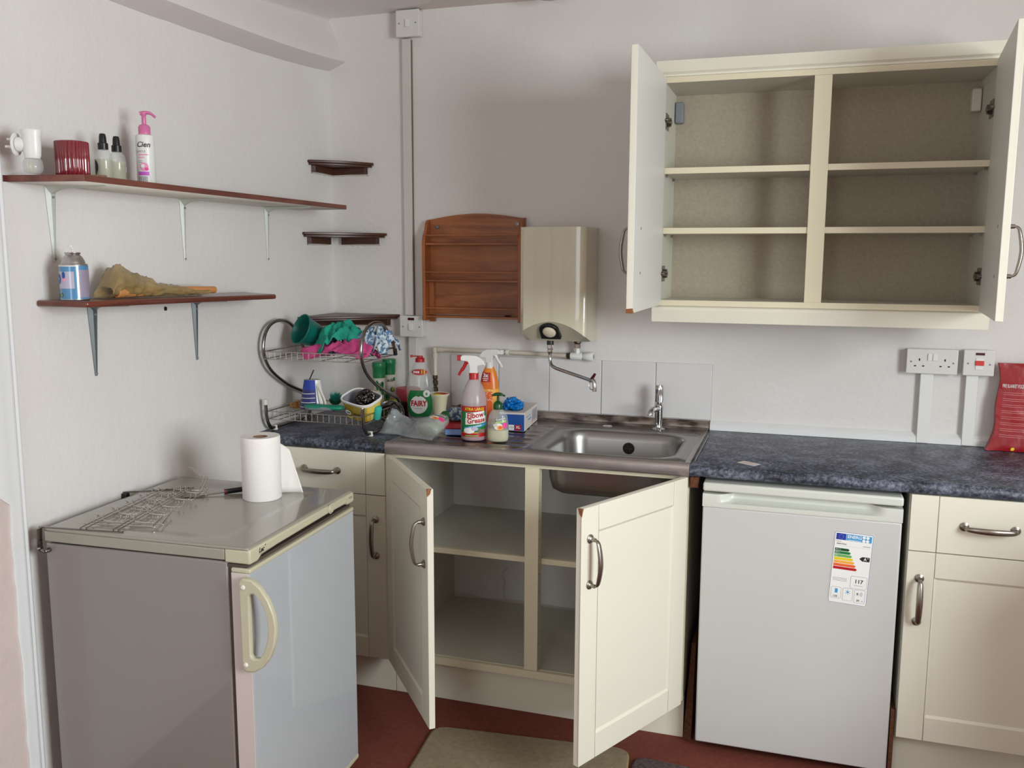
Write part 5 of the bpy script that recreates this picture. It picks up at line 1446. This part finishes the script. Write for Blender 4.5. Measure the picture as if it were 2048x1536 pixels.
# pan lid and aqua cap at the right end
t = thing('saucepan_lid', 'dark domed lid with a steel rim propped at the right end of the lower rack', 'lid', (0.405, -0.335, 0.962), rot=(R(58), R(4), R(28)))
t.scale = (.88, .88, .88)
b = MB().use('blackglass'); b.lathe([(0, .022), (.02, .020), (.04, .012), (.052, .002), (.052, 0), (.04, .008), (0, .018)], 36); b.build('dome', t, smooth=60)
b = MB().use('rackmetal'); b.tube([(.0535 * math.cos(a * PI / 18), .0535 * math.sin(a * PI / 18), .001) for a in range(36)], .0022, 8, closed=True); b.build('rim', t, smooth=60)
t = thing('ribbed_stopper', 'aqua ribbed plastic stopper beside the margarine tub', 'stopper', (0.412, -0.46, 0.985), rot=(R(12), R(14), 0))
b = MB().use('aqua'); vs = []; fs = []; n = 40
for (r, z) in ((.010, -.028), (.013, -.024), (.014, .015), (.011, .022)):
    for j in range(n): rr = r * (1 - .06 * (j % 2)); vs.append((rr * math.cos(2 * PI * j / n), rr * math.sin(2 * PI * j / n), z))
for i in range(3):
    for j in range(n): fs.append((i * n + j, i * n + (j + 1) % n, (i + 1) * n + (j + 1) % n, (i + 1) * n + j))
fs += [tuple(reversed(range(n))), tuple(3 * n + j for j in range(n))]; b.add(vs, fs); b.build('cap', t, smooth=40)

# ------------------------------------------------------------------ bottles on the counter
ZW, ZK = 0.9085, 0.9137
def face_cam(x, y): return math.atan2(-(1.8183 - x), (3.3084 + y)) * -1  # yaw that turns a front (-y) towards the room
# twin green-capped shakers
def shaker_bottle(x, y, label, h, capdx):
    t = thing('cleaning_powder_shaker', label, 'bottle', (x, y, ZW), R(25), 'green capped shakers behind the dish rack')
    b = MB().use('offwhite'); b.lathe([(0, 0), (.0235, 0), (.0245, .003), (.0245, h - .046), (0, h - .045)], 28); b.build('body', t, smooth=50)
    b = MB().use('midgreen'); b.lathe([(0, h - .050), (.0258, h - .050), (.0258, h - .024), (.0275, h - .020), (.0275, h - .004), (.0255, h), (0, h + .001)], 32); b.build('cap', t, smooth=40)
    b = MB().use('green')
    rnd = random.Random(int(h * 1e4))
    b.patch(-.034, .034, h - .062, h - .050, 0, 16)
    for k in range(7): b.disc(rnd.uniform(-.03, .03), rnd.uniform(.02, h - .08), rnd.uniform(.005, .009), rnd.uniform(.008, .016), 0, 12)
    b.use('amber')
    for k in range(4): b.disc(rnd.uniform(-.03, .03), rnd.uniform(.02, h - .10), .005, .007, .0004, 10)
    b.use('ltgreen')
    for k in range(6): b.disc(rnd.uniform(-.03, .03), rnd.uniform(.02, h - .08), .004, .008, .0006, 10)
    b.use('ink'); b.text('ade', .020, 0.004, h - .083, .0008, shear=.35, bold=.0002)
    b.wrap(.0249, .0249, phi=R(0)); b.build('label', t, smooth=60)
shaker_bottle(0.234, -0.080, 'green capped patterned shaker, nearer left one of the pair behind the dish rack', .205, 0)
shaker_bottle(0.253, -0.028, 'green capped patterned shaker, taller right one of the pair behind the dish rack', .213, 0)
# red tub
t = thing('lidded_tub', 'red plastic tub with a paler translucent top, behind the washing-up liquid bottle', 'tub', (0.380, -0.125, ZW))
b = MB().use('maroon'); b.lathe([(0, 0), (.038, 0), (.042, .004), (.046, .066), (0, .067)], 32); b.build('tub', t, smooth=50)
b = MB().use('redtub_t'); b.lathe([(.0465, .0672), (.0475, .072), (.0475, .112), (.046, .1155), (0, .116)], 32); b.lathe([(0, .067), (.0465, .0671)], 32); b.build('lid', t, smooth=50)
t = thing('peg', 'lime green and black plastic peg in front of the red tub', 'peg', (0.366, -0.182, ZW + .0002), rot=(0, 0, R(-12)))
b = MB().use('limegreen'); b.box(-.028, .006, -.006, .006, .062, .074); b.build('grip', t, bevel=.002)
b = MB().use('black'); b.box(.006, .026, -.005, .005, .060, .070); b.box(-.026, .024, -.004, .004, 0, .062); b.build('jaw', t, bevel=.002)
# washing-up liquid
t = thing('washing_up_liquid_bottle', 'clear washing-up liquid bottle with a red cap and green FAIRY label', 'bottle', (0.470, -0.215, ZW + .004), R(14))
ff = [(0, 0), (.038, 0), (.043, .006), (.046, .04), (.048, .08), (.0505, .115), (.049, .14), (.043, .17), (.032, .20), (.022, .218), (.0165, .226), (.0165, .232), (0, .233)]
b = MB().use('clear'); b.lathe(ff, 36, sx=1.04, sy=.62); b.build('bottle', t, smooth=60)
b = MB().use('red'); b.lathe([(0, .226), (.0175, .226), (.0175, .238), (.0155, .241), (.011, .243), (.011, .249), (0, .250)], 24)
b.box(-.036, -.006, -.005, .005, .2455, .2495); b.box(-.036, -.028, -.006, .006, .2435, .2515); b.build('cap', t, smooth=40)
def prof_at(z):
    for i in range(1, len(ff) - 1):
        if ff[i][1] <= z <= ff[i + 1][1]:
            q_ = (z - ff[i][1]) / (ff[i + 1][1] - ff[i][1]); return ff[i][0] * (1 - q_) + ff[i + 1][0] * q_
    return ff[1][0]
b = MB().use('green'); b.grid(lambda u_, v_: ((u_ - .5) * 2 * .046 * (1 - .25 * (max(0, v_ - .55) / .45) ** 2.2) * (1 - .35 * (max(0, .25 - v_) / .25) ** 2) + .001, 0, .022 + .100 * v_), 16, 14)
b.use('white'); b.disc(-.002, .068, .033, .034, .0006, 32); b.use('green'); b.disc(-.001, .113, .006, .010, .0008, 14); b.disc(-.002, .105, .007, .007, .0009, 14); b.use('white'); b.disc(.028, .110, .0125, .0135, .0010, 20); b.use('ltgreen'); b.disc(.028, .109, .004, .006, .0012, 10)
b.use('red'); b.text('FAIRY', .0285, -.002, .072, .0012, sx=.80, bold=.0011)
b.use('greyink'); b.patch(-.016, .012, .0535, .055, .0012, 4)
def on_bottle(b):
    out = []
    for (x, y, z) in b.v:
        r_ = prof_at(z) + .0007; rx, ry = r_ * 1.04, r_ * .62
        xx = max(-rx * .97, min(rx * .97, x)); yy = -ry * math.sqrt(max(0, 1 - (xx / rx) ** 2))
        out.append((xx, yy + y, z))
    b.v = out
on_bottle(b); b.build('label', t, smooth=60)
b = MB()
b.use('red'); b.disc(.001, .190, .0315, .012, .0005, 26); b.use('white'); b.disc(.001, .190, .0300, .0108, .0006, 26); b.use('red'); b.disc(.001, .190, .0292, .0101, .0007, 26)
b.use('white')
for k in range(3): b.patch(-.022 + k * .008, -.016 + k * .008, .186, .194, .0009, 1)
b.use('yellow')
for k in range(2): b.patch(.008 + k * .009, .012 + k * .009, .184, .197, .0009, 1)
on_bottle(b); b.build('neck_label', t, smooth=60)
# white flared cup with yellow pad
t = thing('flared_cup', 'cream flared plastic cup holding a yellow and red pad, beneath the pipe valve', 'cup', (0.497, -0.100, ZW + .004))
b = MB().use('creamcup'); b.shell([(0, 0), (.024, 0), (.026, .006), (.035, .078), (.0425, .088), (.0425, .092), (.039, .090), (.031, .076), (.022, .010), (0, .01)], 32); b.build('cup', t, smooth=50)
b = MB().use('ltyellow'); b.lathe([(0, .070), (.024, .070), (.027, .078), (.024, .088), (0, .092)], 20, sy=.7, c=(-.004, -.006, 0)); b.build('yellow_pad', t, smooth=60)
b = MB().use('red'); b.lathe([(0, .070), (.03, .074), (.034, .088), (.02, .092), (0, .090)], 20, sy=.5, c=(0.003, .012, .0)); b.build('red_pad', t, smooth=60)
# dark red dish at the wall
t = thing('small_dish', 'dark red dish against the splashback behind the cleaning sprays', 'dish', (0.612, -0.075, ZK))
b = MB().use('maroon'); b.shell([(0, 0), (.03, 0), (.042, .022), (.046, .045), (.043, .045), (.038, .022), (0, .008)], 32); b.build('dish', t, smooth=50)

# trigger spray builder
def trigger(t, z, head, trig, nozz, s_=1.0, rot=0):
    T_ = Matrix.Rotation(rot, 4, 'Z') @ Matrix.Scale(s_, 4)
    b = MB().use(head); b.T = Matrix.Translation((0, 0, z)) @ T_
    pl = [(.014, 0), (.012, .018), (.014, .026), (.034, .030), (.040, .026), (.036, .040), (.024, .053), (.008, .060), (-.030, .062), (-.040, .060), (-.044, .054), (-.044, .043), (-.020, .040), (-.015, .030), (-.013, .015), (-.014, 0)]
    b.prism(pl, -.0115, .0115, 'y'); h = b.build('spray_head', t, bevel=.005, seg=3, smooth=50)
    b = MB().use(nozz); b.T = Matrix.Translation((0, 0, z)) @ T_; b.box(-.056, -.0435, -.0085, .0085, .042, .060); b.build('nozzle', t, bevel=.0015)
    b = MB().use(trig); b.T = Matrix.Translation((0, 0, z)) @ T_
    b.tube(curve([(-.018, 0, .042), (-.026, 0, .036), (-.034, 0, .020), (-.046, 0, .004), (-.052, 0, -.008)], 5), [.0075] * 6 + [.006] * 8 + [.0045] * 7, 10, flat=1.25); b.build('trigger', t, smooth=60)
# degreaser
t = thing('degreaser_spray', 'clear trigger spray with white and red head and red and green label on the drainer', 'spray bottle', (0.776, -0.464, ZK), R(14))
ef = [(0, 0), (.040, 0), (.0435, .004), (.0445, .012), (.0445, .115), (.0435, .14), (.039, .160), (.030, .182), (.021, .200), (.0155, .207), (.0155, .212), (0, .212)]
b = MB().use('clear2'); b.lathe(ef, 36); b.build('bottle', t, smooth=60)
b = MB().use('pinkliq'); b.lathe([(0, .001), (.0395, .001), (.0440, .013), (.0442, .018), (0, .0185)], 36); b.build('liquid', t, smooth=60)
b = MB().use('red'); b.lathe([(0, .203), (.0165, .203), (.0165, .226), (.0155, .228), (0, .228)], 24); b.build('collar', t, smooth=40)
trigger(t, .226, 'white_pl', 'red', 'red', 1.0, R(-4))
b = MB().use('green'); b.patch(-.052, .052, .016, .118, 0, 30, 6)
b.use('red'); b.patch(-.052, .052, .100, .1185, .0004, 30, 1); b.patch(-.052, .052, .0145, .028, .0004, 30, 1)
b.use('yellow'); b.text('XTRA LARGE', .0130, .004, .109, .0008, sx=.92, bold=.0004)
b.use('white'); b.band(-.027, .0735, .040, .0805, .0225, .0007); b.band(-.029, .0555, .047, .063, .0225, .0008)
b.use('red'); b.text('Elbow', .0255, .006, .0880, .0012, sx=.93, bold=.0007, rot=.10, shear=.15); b.text('Grease', .0235, .009, .0700, .0012, sx=.93, bold=.0007, rot=.10, shear=.15)
b.use('skyblue'); b.band(-.034, .039, .052, .054, .008, .0009); b.use('white'); b.text('ALL PURPOSE', .0072, .006, .0505, .0012, rot=.18, bold=.0001)
b.use('white'); b.disc(-.016, .036, .020, .010, .0010, 18); b.use('ltblue'); b.disc(.004, .042, .012, .006, .0012, 14); b.use('card'); b.band(.014, .026, .044, .030, .012, .0011); b.use('greyink'); b.band(.020, .040, .040, .026, .003, .0013)
b.use('amber'); b.patch(-.04, .03, .0275, .0300, .0007, 12); b.use('ltgreen'); b.patch(-.030, .016, .0165, .0205, .0007, 12)
b.wrap(.0449, .0449, phi=R(4)); b.build('label', t, smooth=60)
# orange spray
t = thing('cleaner_spray', 'orange and yellow trigger spray with a white head behind the degreaser', 'spray bottle', (0.737, -0.190, ZK), R(10))
of = [(0, 0), (.030, 0), (.034, .005), (.036, .05), (.037, .10), (.034, .135), (.031, .165), (.024, .195), (.015, .215), (.0125, .225), (0, .226)]
b = MB().use('orangebot'); b.lathe(of, 32, sx=1.05, sy=.7); b.build('bottle', t, smooth=60)
b = MB().use('red'); b.patch(-.030, .006, .160, .195, .0004, 10, 5); b.use('white'); b.text('3x', .020, -.012, .184, .0008, bold=.0006); b.patch(-.024, -.001, .171, .1735, .0008, 4); b.patch(-.021, -.004, .1645, .167, .0008, 4)
b.use('amber'); b.patch(-.036, .036, .125, .134, .0003, 12, 1); b.patch(.014, .036, .04, .125, .0003, 8, 6)
rnd = random.Random(5); b.use('white')
for k in range(34): b.disc(rnd.uniform(-.03, .014), rnd.uniform(.09, .134), .0016, .0016, .0007, 6)
b.use('orange'); b.patch(-.036, .014, .012, .124, .0002, 12, 8)
out = []
for (x, y, z) in b.v:
    r_ = of[1][0]
    for i in range(1, len(of) - 1):
        if of[i][1] <= z <= of[i + 1][1]: q_ = (z - of[i][1]) / (of[i + 1][1] - of[i][1]); r_ = of[i][0] * (1 - q_) + of[i + 1][0] * q_
    rx, ry = r_ * 1.05 + .0005, r_ * .7 + .0005; xx = max(-rx * .98, min(rx * .98, x)); out.append((xx, -ry * math.sqrt(max(0, 1 - (xx / rx) ** 2)) + y, z))
b.v = out; b.build('label', t, smooth=60)
b = MB().use('white_pl'); b.lathe([(0, .210), (.0145, .210), (.0145, .232), (0, .232)], 20); b.build('collar', t, smooth=40)
trigger(t, .222, 'white_pl', 'white_pl', 'white_pl', .95, R(168))
# hand soap, standing
hf = [(0, 0), (.028, 0), (.0345, .004), (.0365, .015), (.0365, .040), (.035, .065), (.0315, .088), (.024, .102), (.0155, .109), (.0145, .113), (0, .114)]
def soap(t, liq, liqtop, pump=True):
    b = MB().use('clear'); b.lathe(hf, 36, sx=1.0, sy=.62); b.build('bottle', t, smooth=60)
    b = MB().use(liq); b.lathe([(0, .001)] + [(r * .96, z + .001) for r, z in hf[1:-1] if z + .001 < liqtop] + [(.035, liqtop), (0, liqtop + .0003)], 32, sy=.60); b.build('liquid', t, smooth=60)
    def lab(b):
        out = []
        for (x, y, z) in b.v:
            r_ = .03
            for i in range(1, len(hf) - 1):
                if hf[i][1] <= z <= hf[i + 1][1]: q_ = (z - hf[i][1]) / (hf[i + 1][1] - hf[i][1]); r_ = hf[i][0] * (1 - q_) + hf[i + 1][0] * q_
            rx, ry = r_ + .0005, r_ * .62 + .0005; xx = max(-rx * .97, min(rx * .97, x)); out.append((xx, -ry * math.sqrt(max(0, 1 - (xx / rx) ** 2)) + y, z))
        b.v = out
    b = MB().use('dkgreen'); b.poly([(-.006, .070), (.028, .077), (.028, .087), (-.006, .080)], .0003); b.use('white'); b.text('PALMOLIVE', .0072, .011, .0785, .0008, sx=.88, rot=.2, bold=.0001)
    b.use('limegreen'); b.poly([(-.006, .062), (.028, .068), (.028, .076), (-.006, .069)], .0003)
    b.use('white'); b.disc(.004, .054, .015, .011, .0004, 16); b.use('amber'); b.disc(.010, .050, .010, .008, .0007, 14); b.use('orange'); b.disc(.011, .051, .006, .005, .0009, 12); b.use('offwhite'); b.disc(-.006, .058, .008, .006, .0008, 12); b.use('hotpink'); b.disc(.025, .058, .008, .010, .0010, 14)
    lab(b); b.build('label', t, smooth=60)
t = thing('hand_soap_bottle', 'clear hand soap pump bottle with a green pump, standing at the front of the drainer', 'bottle', (0.867, -0.478, ZK), R(12))
soap(t, 'clearliq', .040)
b = MB().use('dkgreen'); b.lathe([(0, .110), (.0155, .110), (.016, .125), (.0135, .131), (.0085, .135), (.0055, .137), (0, .137)], 24); b.build('collar', t, smooth=50)
b = MB().use('dkgreen'); b.tube([(0, 0, .134), (0, 0, .156)], .0042, 12); b.tube(curve([(-.020, 0, .1555), (-.006, 0, .1605), (.008, 0, .1605), (.024, 0, .1545)], 5), [.0035] * 3 + [.0055] * 9 + [.0035] * 4, 10, flat=1.4); b.build('pump', t, smooth=60)
# hand soap, lying
t = thing('hand_soap_bottle', 'nearly empty hand soap bottle toppled over on the clear bag', 'bottle', (0.640, -0.560, 0.949), rot=(R(-70), 0, R(-16)))
soap(t, 'greyliq', .030)
t.scale = (1.22, 1.22, .92)
b = MB().use('dkgreen'); b.lathe([(0, .108), (.0125, .108), (.014, .122), (.010, .133), (0, .136)], 20); b.build('collar', t, smooth=50)
# clear bag
b = MB().use('bag')
def ramp(t, pts):
    for a_, c_ in zip(pts, pts[1:]):
        if t <= c_[0]:
            q = (t - a_[0]) / (c_[0] - a_[0]); q = q * q * (3 - 2 * q); return a_[1] * (1 - q) + c_[1] * q
    return pts[-1][1]
def bagf(u_, v_):
    x = 0.420 + u_ * .235 + .012 * math.sin(v_ * 4) * (1 - u_)
    y = -0.475 - .075 * u_ + (.17 + .04 * math.sin(u_ * 5)) * v_
    top = ramp(u_, [(0, .070), (.16, .044), (.42, .040), (.68, .060), (1, .030)])
    rise = ramp(v_, [(0, 0), (.38, .72), (.6, 1.0), (.82, .7), (1, .12)])
    crease = .012 * nz((u_ * 6 + v_ * 3, v_ * 2.5, 2)) + .007 * (abs(nz((u_ * 7 - v_ * 5, v_ * 4, 6))) - .2)
    return (x, y + .012 * nz((u_ * 4, v_ * 4, 9)), max(.9152, .9155 + top * rise + crease * min(1, v_ * 4)))
b.grid(bagf, 56, 44)
b.grid(lambda u_, v_: (0.43 + u_ * .220, -.462 - .075 * u_ + v_ * .16, .9148 + .001 * math.sin(u_ * 9)), 20, 10)
def flap(u_, v_):
    p = bagf(u_ * .75, .30 + .25 * v_)
    return (p[0] + .004, p[1] - .020 + .034 * v_, max(.9156, p[2] - .016 * (1 - v_) + .004 * math.sin(u_ * 11)))
b.grid(flap, 30, 8)
o = b.build('plastic_bag', smooth=75); tag(o, 'crumpled clear plastic bag spread between the dish rack and the sink drainer', 'bag')
# sponge pack: red over blue
t = thing('sponge_pack', 'red and blue sponge lying on the drainer behind the degreaser', 'sponge', (0.708, -0.392, ZK), R(14))
bx('blue_layer', t, 'palblue', -.060, .060, -.038, .038, .0005, .022, bevel=.004, seg=3)
bx('red_layer', t, 'red', -.060, .060, -.038, .038, .0222, .042, bevel=.004, seg=3)
crumple('dishcloth', 'small crumpled pale blue patterned cloth on the red and blue sponge', 'cloth', (0.676, -0.370, ZK + .0425), .040, .034, .024, 'bluecloth', 9.3, n=26)
# glove box with glove
t = thing('glove_box', 'blue and white box of disposable gloves on the back of the drainer', 'box', (0.846, -0.172, ZK), R(5))
bw, bl, bh = .046, .118, .066
b = MB().use('cardpaper'); b.box(-bw, bw, -bl, bl, 0, bh); b.build('carton', t, bevel=.001)
b = MB().use('blue'); b.poly([(-bw + .001, .001), (bw - .001, .001), (bw - .001, bh - .006), (-bw + .001, bh - .006)], bl + .0004)
b.use('white'); b.poly([(-.012, .003), (.008, .003), (.008, .022), (-.012, .022)], bl + .0007); b.use('greyink'); b.text('100', .011, -.002, .0125, bl + .001)
b.use('red'); b.poly([(.011, .003), (.034, .003), (.034, .022), (.011, .022)], bl + .0007); b.use('white'); b.text('XL', .0135, .0225, .0135, bl + .001, bold=.0003)
b.build('front_print', t, smooth=0)
b = MB().use('lilac')
rnd = random.Random(3)
for k in range(5): y_ = .02 + k * .018; b.box(bw + .0003, bw + .0007, y_, y_ + .010, .010 + .006 * (k % 2), .055)
b.use('skyblue'); b.box(bw + .0003, bw + .0007, -.06, .0, .030, .034); b.box(bw + .0003, bw + .0007, -.09, -.02, .044, .046); b.build('side_print', t, smooth=0)
b = MB().use('blackhole'); b.lathe([(0, .0003), (.022, .0003), (.022, .0006), (0, .0007)], 20, c=(0, -.04, bh), sy=1.7); b.build('opening', t)
crumple('disposable_glove', 'bright blue disposable glove bunched out of the glove box top', 'glove', (0.838, -0.225, ZK + bh + .0005), .032, .036, .021, 'blueglove', 4.4, amp=.45, f=1.9)

# ------------------------------------------------------------------ floor mats
def matf(name, label, outline, key, cat='mat'):
    t = thing(name, label, cat, (0, 0, 0))
    b = MB().use(key); b.prism(outline, .002, .011, 'z'); b.build('pile', t, bevel=.004, seg=3)
    b = MB().use('mat_edge' if key == 'mat' else key)
    k = len(outline); b.tube([(x, y, .005) for x, y in outline], .004, 6, closed=True); b.build('edge_binding', t, smooth=60)
    return t
def quad_round(c, r=.05, n=6):
    out = []; k = len(c)
    for i in range(k):
        p, a, d_ = Vector(c[i]), Vector(c[i - 1]), Vector(c[(i + 1) % k])
        u_, v_ = (a - p).normalized(), (d_ - p).normalized(); s_ = p + u_ * r; e_ = p + v_ * r
        for j in range(n + 1):
            q_ = j / n; out.append(tuple(((1 - q_) ** 2) * s_ + 2 * q_ * (1 - q_) * p + q_ * q_ * e_))
    return out
matf('bath_mat', 'beige pile mat on the red floor in front of the open sink unit', quad_round([(0.742, -0.748), (1.372, -0.690), (1.42, -1.10), (0.78, -1.16)]), 'mat')
matf('door_mat', 'dark brown mat on the floor in front of the white fridge, only its edge showing', quad_round([(1.395, -0.722), (1.95, -0.765), (1.99, -1.20), (1.43, -1.16)]), 'darkmat')
